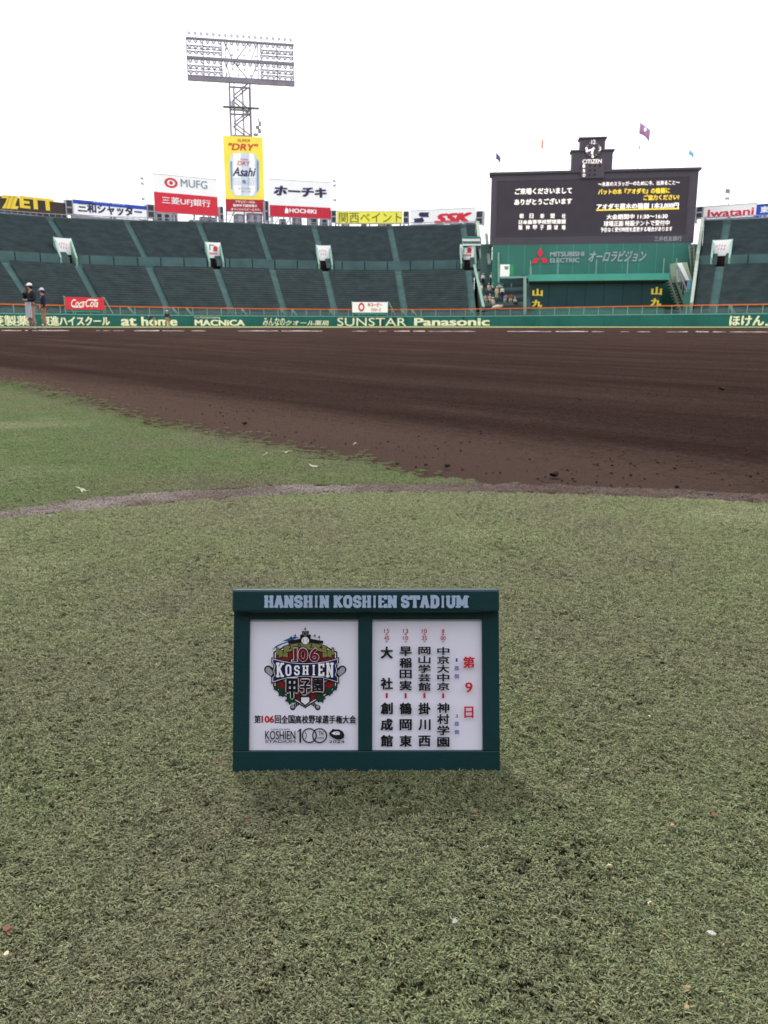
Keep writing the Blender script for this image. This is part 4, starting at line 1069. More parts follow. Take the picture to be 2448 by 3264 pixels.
def f(mb):
    pl.text(mb, 'SSK', 1384, 1506, 678, 711, .06, .09, 0, .35)
    pl.poly(mb, [(1340, 677), (1369, 677), (1365, 685), (1369, 692), (1344, 692), (1336, 688), (1335, 681)], .06, 1)
    pl.poly(mb, [(1318, 697), (1322, 704), (1318, 711), (1346, 711), (1352, 704), (1350, 697), (1344, 692), (1340, 695)], .08, 1)
lettering(b_, f, ['red', 'navy'])
b_, pl, z0, z1 = billboard('white billboard with red company name right of the scoreboard', 2247, 2416, 659, 695, M['white'], legs=(.03, .5, .97), back='galv')
def f(mb): pl.text(mb, 'Iwatani', 2256, 2403, 664, 689, .06, .035)
lettering(b_, f, ['red'])
b_, pl, z0, z1 = billboard('blue billboard with white characters cut by the right edge', 2417, 2600, 652, 694, M['signblue'], legs=(.03, .5, .97), back='galv')
def f(mb): pl.text(mb, '東京', 2424, 2476, 656, 678, .06, .05); pl.text(mb, 'エネルギー', 2424, 2500, 682, 691, .06, .03)
lettering(b_, f, ['white'])
# louvred boxes between the billboards
for j, (px0, px1, py0, py1, wh) in enumerate(((208, 231, 636, 682, 'between the black and the blue striped billboards'), (469, 492, 651, 693, 'left of the bank billboard'), (700, 713, 658, 704, 'left of the tall yellow billboard'),
                              (844, 858, 640, 704, 'right of the tall yellow billboard'), (1056, 1072, 671, 709, 'left of the lemon yellow billboard'), (1285, 1303, 674, 712, 'right of the lemon yellow billboard'),
                              (1517, 1539, 674, 715, 'last before the scoreboard'), (2222, 2245, 660, 696, 'right after the scoreboard'))):
    pl = rim_plane(px0, px1, RIM - .2); s_ = empty('speaker_tower', pl.p(pl.W / 2, pl.hit(px0, py1)[1]), f'grey framed dark speaker box {wh}', 'loudspeaker', 'speaker boxes between the billboards')
    mb = MB(); z1, z0 = pl.hit(px0, py0)[1], pl.hit(px0, py1)[1]; zm = (z0 + z1) / 2
    for za, zb_ in ((z0, zm - .1), (zm + .1, z1)): 
        mb = MB(); pl.box(mb, .15, pl.W - .15, za + .1, zb_ - .1, -.9, -.1); mb.build('grille', M['lattice'], s_)
    mb = MB()
    for a_ in (0, pl.W - .14): pl.box(mb, a_, a_ + .14, prof(35, th_of(px0, 35)) + .3, z1, -1, 0)
    for za in (z0 - .08, zm - .1, z1 - .1): pl.box(mb, .14, pl.W - .14, za, za + .18, -1, -.02)
    mb.build('frame', M['galv'], s_)
# cabins, ducts and frames behind the rim (seen under the billboards)
rr_ = random.Random(5)
UN = ('wide, under the left half of the red bank panel', 'low, just right of centre under the bank panel', 'under the right end of the bank panel', 'under the left of the tall yellow billboard',
      'under the right of the tall yellow billboard', 'under the left of the crimson strip', 'under the middle of the crimson strip', 'right of the middle of the crimson strip', 'under the right end of the crimson strip',
      'under the left characters of the lemon billboard', 'under the centre of the lemon billboard', 'under the right half of the lemon billboard', 'at the right end below the lemon billboard',
      'long row under the black ribbon mark', 'under the first red slanted letter', 'under the last red slanted letter')
k = 0
for px0, px1, h, mk_ in ((495, 566, 2.3, 'galv'), (606, 640, 1.0, 'steel'), (640, 690, 1.6, 'steel'), (752, 780, 2.3, 'steel'), (790, 836, 2.6, 'steel'), (893, 912, 1.7, 'galv'), (935, 962, 2.2, 'steel'), (985, 1014, 2.3, 'galv'),
                       (1022, 1046, 2.1, 'galv'), (1090, 1114, 1.5, 'steel'), (1150, 1170, 1.4, 'galv'), (1204, 1228, 1.6, 'steel'), (1228, 1248, 1.6, 'galv'), (1326, 1402, 1.5, 'galv'), (1435, 1470, 1.5, 'steel'), (1478, 1512, 1.6, 'galv')):
    pl = rim_plane(px0, px1, RIM + 1.6); zg = prof(35, th_of(px0, 35)) + .3
    c_ = empty('rooftop_unit', pl.p(pl.W / 2, zg), ('pale' if mk_ == 'galv' else 'dark') + ' grey service unit ' + UN[k] , 'service unit', 'service units under the billboards'); k += 1
    mb = MB(); pl.box(mb, 0, pl.W, zg, zg + h, -1.2, 0); mb.build('casing', M[mk_], c_)
    mb = MB(); nw = max(1, int(pl.W / 1.3))
    for i in range(nw): pl.box(mb, pl.W * (i + .22) / nw, pl.W * (i + .78) / nw, zg + h * .35, zg + h * .85, 0, .03)
    mb.build('louvre', M['lattice'] if mk_ == 'galv' else M['galv'], c_)
mb = MB()
tr = empty('support_truss', ring(th_of(700, RIM + 2), RIM + 2, 19), 'grey steel bracing under the central billboards', 'truss')
for px in (650, 672, 722, 780, 840, 870, 905, 940, 980):
    t_ = th_of(px, RIM + 1); p0 = ring(t_, RIM + 1, prof(35, t_)); mb.bar(p0, p0 + Vector((0, 0, 3.4)), .22)
    p1 = ring(th_of(px + 28, RIM + 1), RIM + 1, prof(35, t_) + 3.2); mb.bar(p0, p1, .16)
mb.build('bracing', M['steel'], tr)
# small floodlight poles left and right of the tower
for px, py0, py1, w in ((462, 568, 690, 'left of the bank billboard'), (1071, 575, 690, 'left of the lemon yellow billboard'), (2325, 605, 655, 'above the red lettered billboard')):
    pl = rim_plane(px - 8, px + 8, RIM + 1.5); t_ = empty('antenna_pole', pl.p(pl.W / 2, pl.hit(px, py1)[1]), f'thin pale pole with small fittings {w}', 'pole')
    mb = MB(); zt_ = pl.hit(px, py0)[1]; zb_ = 15; mb.bar(pl.p(pl.W / 2, zb_), pl.p(pl.W / 2, zt_), .16, n=8); mb.build('pole', M['galv'], t_)
    mb = MB()
    for f_ in (0.02, .15, .55): zz = lerp(zt_, pl.hit(px, py1)[1], f_); mb.box(pl.p(pl.W / 2 - .35, zz, .2), (.55, .35, .4))
    mb.build('fitting', M['galv'], t_)

# ------------------------------------------------------------------ light tower
TP = Plane(594, 177, 936, 181.3, 180)
M['towersteel'] = mat('tower_steel', (.24, .215, .27), .6, .15, .4)
lt = empty('floodlight_tower', TP.p(TP.hit(766, 400)[0], 18), 'tall steel floodlight tower with a wide lamp rack behind the stand', 'light tower')
al, ar = TP.hit(596, 180)[0], TP.hit(936, 180)[0]
def Z(px, py): return TP.hit(px, py)[1]
zt2, zm2, zb2 = Z(596, 120), Z(596, 182), Z(596, 246)
WTH = ar - al
for nm, z, h in (('top_beam', zt2, .32), ('middle_beam', zm2, .5), ('bottom_beam', zb2, 1.0)):
    mb = MB(); TP.box(mb, al - .1, ar + .1, z - h / 2, z + h / 2, -.6, .1); mb.build(nm, M['towersteel'], lt)
mb = MB()
for a_ in (0, .15, .32, .355, .66, .69, .84, .995):
    TP.box(mb, al + WTH * a_ - .09, al + WTH * a_ + .09, zb2 + .5, zm2 - .25, -.35, -.1); TP.box(mb, al + WTH * a_ - .09, al + WTH * a_ + .09, zm2 + .25, zt2 - .16, -.35, -.1)
for a0, a1, za, zb_ in ((.35, .42, zt2, zm2), (.58, .45, zt2, zm2), (.66, .60, zt2, zm2 + .5), (.42, .56, zm2, zb2 + .3), (.35, .4, zm2, zb2), (.66, .58, zm2, zb2)):
    mb.bar(TP.p(al + WTH * a0, za, -.3), TP.p(al + WTH * a1, zb_, -.3), .2)
for z in (Z(596, 142), Z(596, 160), Z(596, 206), Z(596, 224)):
    for a0, a1 in ((0, .32), (.69, 1)): TP.box(mb, al + WTH * a0, al + WTH * a1, z - .13, z + .13, -.5, -.36)
mb.build('rack_frame', M['towersteel'], lt)
# lamps
def lamp_mesh():
    mb = MB(); n = 10
    prof_ = ((-.6, .3), (-.3, .4), (-.05, .55), (.06, .60))      # reflector from back to rim
    vs = [(r_ * math.cos(i * 6.2832 / n), -y, r_ * math.sin(i * 6.2832 / n)) for y, r_ in prof_ for i in range(n)]
    mb.add(vs, [(j * n + i, j * n + (i + 1) % n, (j + 1) * n + (i + 1) % n, (j + 1) * n + i) for j in range(3) for i in range(n)] + [tuple(range(n))], 0)
    mb.add([(.40 * math.cos(i * 6.2832 / n), -.03, .40 * math.sin(i * 6.2832 / n)) for i in range(n)], [tuple(range(n))], 1)
    mb.box((0, .5, 0), (.3, .3, .3), 0)
    return mb
lm = lamp_mesh(); lamp0 = lm.build('lamp', [M['galv'], M['lampface']], None); LM = lamp0.data; bpy.data.objects.remove(lamp0)
def lamp(a, z, off=.35, s_=1.0):
    o = bpy.data.objects.new('lamp', LM); COL.objects.link(o); o.parent = lt
    o.location = TP.p(a, z, off) - lt.location; o.scale = (s_,) * 3; o.rotation_euler = (R(-18), 0, math.atan2(TP.U.y, TP.U.x))
NL = 18
for zoff, full, sc_ in ((Z(596, 106), True, .55), (Z(596, 131), True, .68), (Z(596, 149), False, .72), (Z(596, 167), False, .72), (Z(596, 195), True, .72), (Z(596, 212), False, .72), (Z(596, 230), False, .72)):
    for i in range(NL):
        t_ = (i + .5) / NL
        if not full and .33 < t_ < .68:
            if (i + int(zoff * 3)) % 2: lamp(al + WTH * t_, zoff, .2, .42)
            continue
        lamp(al + WTH * t_, zoff, .35, sc_)
mb = MB()
for z in (Z(596, 148), Z(596, 212)):
    for a0, a1 in ((0, .32), (.69, 1)): TP.box(mb, al + WTH * a0, al + WTH * a1, z - .18, z - .10, -.9, -.5)
mb.build('walk_grating', M['towersteel'], lt)
mb = MB()
for i in range(NL): a_ = al + WTH * (i + .5) / NL; mb.bar(TP.p(a_, zt2), TP.p(a_, Z(596, 108)), .07)
mb.build('lamp_bracket', M['galv'], lt)
# shaft: three storeys of lattice
sl, sm_, sr = TP.hit(735, 350)[0], TP.hit(777, 350)[0], TP.hit(800, 350)[0]
zs = [16, Z(760, 520), Z(760, 432), Z(760, 350), Z(760, 262)]
mb = MB()
for a_ in (sl, TP.hit(749, 350)[0], sm_, sr):
    for off in (-.2, -3.8): mb.bar(TP.p(a_, 16, off), TP.p(a_, zs[-1], off), .24 if a_ in (sl, sr) else .15)
for z in zs[1:]:
    for off in (-.2, -3.8): mb.bar(TP.p(sl, z, off), TP.p(sr, z, off), .3)
    for a_ in (sl, sr): mb.bar(TP.p(a_, z, -.2), TP.p(a_, z, -3.8), .2)
mb.build('shaft_column', M['towersteel'], lt)
mb = MB()
for za, zb_ in zip(zs, zs[1:]):
    m_ = (za + zb_) / 2
    for off in (-.25, -3.75):
        mb.bar(TP.p(sr, za, off), TP.p(sl + .6, m_, off), .26); mb.bar(TP.p(sl + .6, m_, off), TP.p(sr - .3, zb_, off), .26)
mb.build('shaft_brace', M['towersteel'], lt)
mb = MB(); TP.box(mb, TP.hit(711, 350)[0], TP.hit(826, 350)[0], Z(766, 343.5), Z(766, 341.5), -.9, .6); mb.build('platform', M['towersteel'], lt)
mb = MB()
for px in (711, 740, 770, 800, 826): a_ = TP.hit(px, 345)[0]; mb.bar(TP.p(a_, Z(766, 341), .5), TP.p(a_, Z(766, 325), .5), .05)
mb.bar(TP.p(TP.hit(711, 330)[0], Z(766, 325), .5), TP.p(TP.hit(826, 330)[0], Z(766, 325), .5), .05)
TP.box(mb, TP.hit(738, 340)[0], TP.hit(749, 340)[0], Z(766, 341), Z(766, 323), -.4, .2)
mb.build('platform_railing', M['galv'], lt)
mb = MB()
for px, dx in ((706, 0), (829, 0)):
    a_ = TP.hit(px, 300)[0]; mb.bar(TP.p(a_, zb2 - .4, -.2), TP.p(a_, Z(766, 430), -.2), .09)
mb.build('hanging_cable', M['galv'], lt)
mb = MB(); a_ = TP.hit(822, 400)[0]
for i in range(5): mb.box(TP.p(a_ + (-.5, .25, -.1, .35, .1)[i], lerp(Z(766, 428), Z(766, 380), i / 4), .2), ((.9, .5, .5), (.55, .5, .7), (.7, .5, .55), (.4, .4, .8), (.25, .3, .5))[i])
mb.build('loudspeaker_cluster', M['towersteel'], lt)

# ------------------------------------------------------------------ scoreboard
SB = Plane(1563, 146, 2220, 141.4, 660)
hs = lambda x, y: (1540 + x / 2.304, 360 + y / 2.304)        # crop -> photo pixels
sb = empty('scoreboard', SB.p(SB.W / 2, 3), 'huge dark scoreboard with clock turret and lit Japanese messages', 'scoreboard')
aL, aR = 0.05, SB.W - .05
zT, zB = SB.hit(1891, 549.5)[1], SB.hit(1882, 778)[1]
mb = MB(); SB.box(mb, aL, aR, zB, zT, -3, 0); mb.build('casing', M['board'], sb)
mb = MB(); SB.box(mb, aL - .35, aR + .35, zT, zT + .35, -3.3, .35); mb.build('cornice', M['board'], sb)
mb = MB(); c0, c1 = SB.hit(1584, 660)[0], SB.hit(2190, 660)[0]; s1, s0 = SB.hit(1888, 571)[1], SB.hit(1888, 747)[1]
SB.box(mb, c0, c1, s0, s1, 0.0, .04); mb.build('led_screen', M['screen'], sb)
mb = MB()
for A in ((c0 - .12, c0 - .01, s0 - .1, s1 + .1), (c1 + .01, c1 + .12, s0 - .1, s1 + .1), (c0 - .01, c1 + .01, s1 + .01, s1 + .12), (c0 - .01, c1 + .01, s0 - .12, s0 - .01)): SB.box(mb, *A, 0, .09)
mb.build('screen_bezel', M['board'], sb)
mb = MB(); t0, t1 = SB.hit(1822, 520)[0], SB.hit(1952, 520)[0]; tz = SB.hit(1888, 482)[1]
SB.box(mb, t0, t1, zT + .355, tz, -2.4, .1); mb.build('turret_base', M['board'], sb)
mb = MB(); SB.box(mb, t0 - .25, t1 + .25, tz, tz + .22, -2.6, .35); mb.build('turret_cornice', M['board'], sb)
u0, u1 = SB.hit(1849, 460)[0], SB.hit(1929, 460)[0]; uz = SB.hit(1889, 442)[1]
mb = MB(); SB.box(mb, u0, u1, tz + .225, uz, -2.2, .1); mb.build('clock_turret', M['board'], sb)
mb = MB(); SB.box(mb, u0 - .25, u1 + .25, uz, uz + .22, -2.4, .35); mb.build('turret_cornice', M['board'], sb)
clk = MB()
ca, cz = SB.hit(*hs(806, 268)); rc = abs(SB.hit(*hs(855, 268))[0] - ca)
dsk = MB(); n = 40; dsk.add([SB.p(ca + rc * 1.2 * math.cos(i * 6.2832 / n), cz + rc * 1.2 * math.sin(i * 6.2832 / n), .36) for i in range(n)] , [tuple(range(n))]); dsk.build('clock_face', M['board'], sb)
for h_ in range(12):
    a_ = R(90 - h_ * 30)
    if h_ % 3 == 0:
        s_ = {0: '12', 3: '3', 6: '6', 9: '9'}[h_]; cxx, czz = ca + rc * math.cos(a_), cz + rc * math.sin(a_); w_ = .38 if h_ else .62
        put_text(clk, lambda u, v, l: SB.p(cxx + (u - .5) * w_, czz + (v - .5) * .62, .38), s_, .01)
    else:
        p0 = SB.p(ca + rc * .9 * math.cos(a_), cz + rc * .9 * math.sin(a_), .39); p1 = SB.p(ca + rc * 1.05 * math.cos(a_), cz + rc * 1.05 * math.sin(a_), .39); clk.bar(p0, p1, .1, .02)
def hand(mb, x, y, w, tail):
    a_, z_ = SB.hit(*hs(x, y)); d = Vector((a_ - ca, z_ - cz)); d.normalize(); L_ = math.hypot(a_ - ca, z_ - cz); nn = Vector((-d.y, d.x))
    P_ = [(-tail, -w * .5), (-tail, w * .5), (L_ * .9, w), (L_, 0), (L_ * .9, -w)]
    mb.add([SB.p(ca + d.x * p_ + nn.x * r_, cz + d.y * p_ + nn.y * r_, .42) for p_, r_ in P_], [tuple(range(5))])
clk.build('clock_numerals', M['ledw'], sb)
mb = MB(); hand(mb, 752, 288, .13, .25); mb.build('clock_hand', M['ledw'], sb)
mb = MB(); hand(mb, 795, 306, .17, .25); mb.build('clock_hand', M['ledw'], sb)
mb = MB()
def st_(s_, x0, x1, y0, y1, mi, b=.03, off=.07):
    (p0, q0), (p1, q1) = hs(x0, y0), hs(x1, y1); SB.text(mb, s_, p0, p1, q0, q1, off, b, mi)
st_('CITIZEN', 730, 870, 341, 372, 0, .015, .12)
for c, y in (('B', 393), ('S', 427), ('O', 461)): st_(c, 730, 748, y - 12, y + 12, 0, .04, .42)
mb.build('clock_lettering', M['ledw'], sb)
mb = MB(); st_('三井住友銀行', 1258, 1458, 905, 942, 0, .02, .04); mb.build('bank_lettering', M['silver'], sb)
mb = MB()
for y, xx in ((391, (783, 819, 855)), (425, (783, 817)), (457, (779, 817))):
    for x in xx: disc(mb, SB, *hs(x, y), 3.4, 3.4, .42, 0, 12)
mb.build('count_lamp', M['dark'], sb)
mb = MB(); SB.pbox(mb, 1851, 523, 1926, 569, .0, .385); mb.build('count_panel', M['board'], sb)
mb = MB()
st_('ご来場くださいまして', 235, 652, 550, 597, 0); st_('ありがとうございます', 230, 652, 628, 673, 0)
for s_, xs_, y in (('朝日新聞社', (282, 355, 435, 510, 592), 757), ('阪神甲子園球場', (275, 327, 380, 431, 485, 535, 590), 841)):
    for c, x in zip(s_, xs_): st_(c, x - 14, x + 14, y - 17, y + 17, 0, .02)
st_('日本高等学校野球連盟', 262, 607, 784, 816, 0, .02)
st_('〜未来のスラッガーのために今、出来ること〜', 845, 1443, 500, 534, 0, .02); 
st_('大会期間中 11:30〜16:30', 906, 1354, 742, 780, 0, .02); st_('球場正面 特設テントで受付中', 886, 1368, 790, 830, 0, .02)
st_('予告なく受付時間を変更する場合があります', 862, 1388, 838, 872, 0, .015)
st_('アオダモ苗木の植樹 1本3,000円', 834, 1436, 662, 706, 0, .03)
st_('バットの木『アオダモ』の植樹に', 845, 1370, 554, 596, 1, .03); st_('ご協力ください!', 1178, 1438, 600, 640, 1, .03)
a0, z0 = SB.hit(*hs(830, 716)); a1, _ = SB.hit(*hs(1438, 708)); SB.box(mb, a0, a1, z0 - .05, z0 + .12, .06, .08, 1)
mb.build('lit_message', [M['ledw'], M['ledy']], sb)
# green building under the board
gb = empty('scoreboard_building', SB.p(SB.W / 2, .2), 'green walled building that carries the scoreboard, with teal canopy', 'building')
mb = MB(); g0, g1 = SB.hit(1568, 850)[0], SB.hit(2196, 850)[0]
SB.box(mb, g0, g1, .2, zB - .01, -3, .25); mb.build('front_wall', M['bgreen'], gb)
for pa, pb, yy, m_ in ((1532, 1566, 148.5, 'wallgreen'), (2192, 2230, 143.5, 'sage')):
    lw = Plane(pa, yy, pb, yy, 800); mb = MB(); lw.pbox(mb, pa, 778, pb, 985, -1, 0); mb.build('link_wall', M[m_], gb)
# joints between wall panels
mb = MB()
for i in range(1, 12): a_ = lerp(g0, g1, i / 12); SB.box(mb, a_ - .03, a_ + .03, SB.hit(1880, 870)[1], zB - .02, .25, .27)
mb.build('wall_joint', M['canopy'], gb)
cA, cB = SB.hit(1683, 885)[0], SB.hit(2128, 885)[0]
FW = Plane(1683, 137.5, 2128, 133.5, 930)
f0, f1 = 0, FW.W
zc1, zc0 = FW.hit(1905, 874)[1], FW.hit(1905, 896)[1]
mb = MB(); FW.box(mb, f0, f1, zc0 + .05, zc1, -8.3, .8); mb.build('canopy', M['canopy'], gb)
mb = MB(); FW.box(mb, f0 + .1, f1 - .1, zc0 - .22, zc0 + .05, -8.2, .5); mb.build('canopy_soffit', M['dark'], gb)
mb = MB()
n = 7
for i in range(n): 
    a0, a1 = lerp(f0 + .35, f1 - .9, i / n), lerp(f0 + .35, f1 - .9, (i + 1) / n)
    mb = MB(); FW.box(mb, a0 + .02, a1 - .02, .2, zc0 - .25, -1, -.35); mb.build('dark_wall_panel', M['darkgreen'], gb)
mb = MB(); FW.box(mb, f0 + .1, f1 - .3, .2, FW.hit(1905, 982)[1], -.3, .0); mb.build('base_wall', M['bgreen'], gb)
mb = MB()
FW.text(mb, '山', 1697, 1730, 920, 944, -.31, .05); FW.text(mb, '九', 1695, 1728, 955, 979, -.31, .06)
FW.text(mb, '山', 2077, 2111, 914, 940, -.31, .05); FW.text(mb, '九', 2074, 2109, 950, 975, -.31, .06)
mb.build('lettering', M['yellow'], gb)
mb = MB()
SB.poly(mb, [hs(418, 993), hs(440, 1030), hs(418, 1066), hs(396, 1030)], .42); SB.poly(mb, [hs(414, 1068), hs(396, 1104), hs(354, 1106), hs(376, 1070)], .42); SB.poly(mb, [hs(420, 1066), hs(460, 1068), hs(478, 1103), hs(438, 1104)], .42)
mb.build('three_diamond_mark', M['red'], gb)
mb = MB()
def st2(s_, x0, x1, y0, y1, b=.05, sh=0.0): (p0, q0), (p1, q1) = hs(x0, y0), hs(x1, y1); SB.text(mb, s_, p0, p1, q0, q1, .4, b, 0, sh)
st2('MITSUBISHI', 490, 740, 1020, 1056); st2('ELECTRIC', 490, 705, 1066, 1100); st2('オーロラビジョン', 772, 1195, 1012, 1096, .035, .4)
mb.build('silver_lettering', M['silver'], gb)
# roof-edge railing posts on the canopy
mb = MB()
for px in (1690, 1778, 2115, 2155, 2000, 1900):
    a_ = FW.hit(px, 870)[0]; mb.bar(FW.p(a_, zc1, -.5), FW.p(a_, zc1 + 2.3, -.5), .12)
mb.build('canopy_post', M['post'], gb)
# flags on thin poles
def flag(px, py, w, h, m_, label, poletop, fold, emblem=None):
    y = 147.5; b = at_y(px, py, y); t_ = empty('flag', (b.x, y, zT + .4), label, 'flag', 'flags above the scoreboard')
    x_pole = at_y(poletop[0], poletop[1], y); 
    mb = MB(); mb.bar((x_pole.x, y, zT + .3), x_pole, .09, n=8); mb.build('flagpole', M['white'], t_)
    sc_ = y / FPX * 1.02; n = 8; v_, f_ = [], []
    for i in range(n + 1):
        for j in range(4):
            u, q_ = i / n, j / 3
            v_.append((b.x + (u - .5) * w * sc_ , y + .25 * math.sin(u * 6 + q_), b.z + ((.5 - q_) * h - fold * (u - .3)) * sc_ + .1 * math.sin(u * 5)))
    for i in range(n):
        for j in range(3): a_ = i * 4 + j; f_.append((a_, a_ + 4, a_ + 5, a_ + 1))
    me = bpy.data.meshes.new('cloth'); me.from_pydata(v_, [], f_); me.update(); o_ = link('cloth', me, m_, t_, smooth=True)
    s_ = o_.modifiers.new('s', 'SOLIDIFY'); s_.thickness = .02
    if emblem:
        mb = MB(); nn = 14; mb.add([(b.x + 2.7 * sc_ * math.cos(k_ * 6.2832 / nn) * 1.6, y - .32, b.z + sc_ * math.sin(k_ * 6.2832 / nn) * 6.5) for k_ in range(nn)], [tuple(range(nn))]); mb.build('emblem', emblem, t_)
flag(1588, 500, 14, 17, cloth('navy_flag_cloth', (.12, .12, .30)), 'small navy flag at the left end of the scoreboard', (1581, 486), 14)
flag(1729, 458, 6, 26, cloth('orange_flag_cloth', (.85, .4, .3)), 'narrow limp orange red flag left of the clock turret', (1731, 442), 6)
flag(2055, 414, 32, 30, cloth('purple_flag_cloth', (.42, .22, .42)), 'largest purple flag with white emblem, high right of the clock', (2040, 392), 22, M['white'])
flag(2039, 470, 5, 13, cloth('pale_flag_cloth', (.7, .6, .62)), 'tiny pale flag under the purple one', (2037, 462), 4)
flag(2204, 488, 14, 15, cloth('light_blue_flag_cloth', (.22, .52, .74)), 'small light blue flag at the right end of the scoreboard', (2197, 474), 14)

# ------------------------------------------------------------------ gap between stand and scoreboard: terrace with spectators
LOW_END = th_of(1515, 14)
gapL, gapR = th_of(1536, 6), th_of(1684, 5, 3)
tg = empty('centre_terrace', ring((gapL + gapR) / 2, 2, 2), 'small terrace with benches where a few people sit beside the scoreboard', 'terrace')
TZ = [(1.4 + i * .95, 2.2 + i * .62) for i in range(11)]
mb = MB()
for i, (oo, z) in enumerate(TZ): sweptbox(mb, LOW_END + .15, gapR + .2, oo, oo + .94, .2, z, 0)
mb.build('terrace_steps', M['tread'], tg)
for i, (oo, z) in enumerate(TZ[1::2]):
    mb = MB(); sweptbox(mb, LOW_END + .5, gapR - .3, oo + .45, oo + .8, z + .36, z + .42); sweptbox(mb, LOW_END + .5, gapR - .3, oo + .78, oo + .82, z + .5, z + .75); mb.build('bench', M['seat'], tg)
mb = MB(); za = TZ[-1][1]
sweptbox(mb, LOW_END + .15, gapR + .3, 11.9, 12.1, .2, za + 3.0); mb.build('rear_wall', M['wallgreen'], tg)
def vpole(mb, px, py0, py1, off, w):
    t_ = th_of(px, off, 5); p0 = ring(t_, off, 0); r0 = at_y(px, py0, p0.y); r1 = at_y(px, py1, p0.y); mb.bar(r0, r1, w)
mb = MB(); vpole(mb, 1589, 805, 900, 8, .3); mb.build('steel_post', M['palegreen'], tg)
mb = MB(); vpole(mb, 1673, 884, 1004, 1.2, .42); mb.build('steel_post', M['post'], tg)
mb = MB(); vpole(mb, 1630, 884, 915, 5, .12); vpole(mb, 1693, 850, 875, 6, .14); mb.build('steel_post', M['post'], tg)
mb = MB(); a_ = at_y(1595, 884, 138); b_ = at_y(1684, 883, 137.6); mb.bar(a_, b_, .25); mb.build('upper_rail', M['post'], tg)
mb = MB(); a_ = at_y(1595, 889, 138.2); b_ = at_y(1684, 902, 138); 
mb.hexa([Vector((a_.x, 138.2, b_.z)), Vector((b_.x, 138.0, b_.z)), Vector((b_.x, 139, b_.z)), Vector((a_.x, 139.2, b_.z)), Vector((a_.x, 138.2, a_.z)), Vector((b_.x, 138.0, a_.z)), Vector((b_.x, 139, a_.z)), Vector((a_.x, 139.2, a_.z))]); mb.build('dark_window_band', M['darkgreen'], tg)
mb = MB(); a_ = at_y(1512, 845, 149); b_ = at_y(1541, 978, 139.5); mb.bar(a_, b_, .42, .2); mb.build('sloping_handrail', M['palegreen'], tg)
mb = MB(); a_ = at_y(1550, 745, 152); b_ = at_y(1560, 842, 147); mb.bar(a_, b_, .5, .3); mb.build('beige_pier', M['sage'], tg)
# poster and green panel
pp = Plane(1594, 138.6, 1638, 138.3, 865)
po = empty('poster_board', pp.p(pp.W / 2, pp.hit(1610, 882)[1]), 'white and blue poster beside a bright green panel next to the terrace', 'poster')
mb = MB(); pp.pbox(mb, 1594, 843, 1624, 882, -.1, 0); mb.build('poster_sheet', M['white'], po)
mb = MB(); pp.pbox(mb, 1624.5, 843, 1637, 876, -.1, 0); mb.build('green_panel', cloth('bright_green_panel', (.03, .30, .11)), po)
mb = MB(); pp.poly(mb, [(1607, 849), (1622, 849), (1619, 860), (1609, 859)], .02); mb.build('blue_print', M['greyblue'], po)
# right of the dark wall: stairs, blue sheet, green wall
es = empty('end_staircase', at_y(2150, 980, 136), 'pale stair flight with barred railing at the right of the dark green wall', 'staircase')
mb = MB(); a_, b_ = at_y(2128, 882, 139), at_y(2172, 1000, 135.5)
for i in range(14):
    p_ = a_.lerp(b_, i / 13); mb.box(p_, (1.1, .5, .16))
mb.build('step', M['sage'], es)
mb = MB()
for sft in (0, 1.1):
    q0, q1 = a_ + Vector((sft, 0, 0)), b_ + Vector((sft, 0, 0)); mb.bar(q0, q1, .28, .3)
mb.build('stringer', M['sage'], es)
mb = MB()
for i in range(8):
    p_ = (a_ + Vector((1.25, -.3, 0))).lerp(b_ + Vector((1.25, -.3, 0)), i / 7); mb.bar(p_, p_ + Vector((0, 0, 1.9)), .10)
mb.bar(a_ + Vector((1.25, -.3, 1.9)), b_ + Vector((1.25, -.3, 1.9)), .14); mb.build('railing', M['galv'], es)
us = empty('upper_staircase', at_y(2180, 890, 138), 'sloping white sided stair block right of the teal canopy', 'staircase')
mb = MB()
P_ = [at_y(2153, 838, 139), at_y(2190, 836, 139), at_y(2206, 893, 138), at_y(2160, 900, 138)]
mb.hexa([P_[3], P_[2], P_[2] + Vector((0, 3, 0)), P_[3] + Vector((0, 3, 0)), P_[0], P_[1], P_[1] + Vector((0, 3, 0)), P_[0] + Vector((0, 3, 0))]); mb.build('side_wall', cloth('pale_sage', (.42, .50, .36)), us)
mb = MB(); P_ = [at_y(2158, 838, 138.6), at_y(2174, 838, 138.6), at_y(2198, 893, 137.6), at_y(2186, 893, 137.6)]
mb.quad(P_[3], P_[2], P_[1], P_[0]); mb.build('white_stripe', M['white'], us)
mb = MB()
for i in range(9):
    p_ = at_y(lerp(2196, 2208, i / 8), lerp(790, 880, i / 8), 140); mb.bar(p_, p_ + Vector((.9, 0, .35)), .16)
mb.bar(at_y(2196, 780, 140), at_y(2206, 885, 139.6), .14); mb.bar(at_y(2212, 775, 140), at_y(2214, 880, 139.6), .14); mb.build('stair_frame', M['sage'], us)
bx = empty('blue_sheeting', at_y(2210, 925, 133), 'pale blue plastic sheets hung beside the stair block', 'sheet')
mb = MB(); bpnl = Plane(2190, 133.2, 2232, 132.8, 905)
for i, px in enumerate((2190, 2203, 2217)):
    mb = MB(); bpnl.pbox(mb, px, 893 + i, px + 11.5, 924, -.15 * i - .2, -.15 * i); mb.build('sheet', cloth('pale_blue_sheet', (.20, .38, .58)), bx)
gw = empty('side_green_wall', at_y(2230, 970, 128), 'low teal wall right of the barred stairs behind the orange rail', 'wall')
gp = Plane(2178, 128, 2276, 122.5, 950)
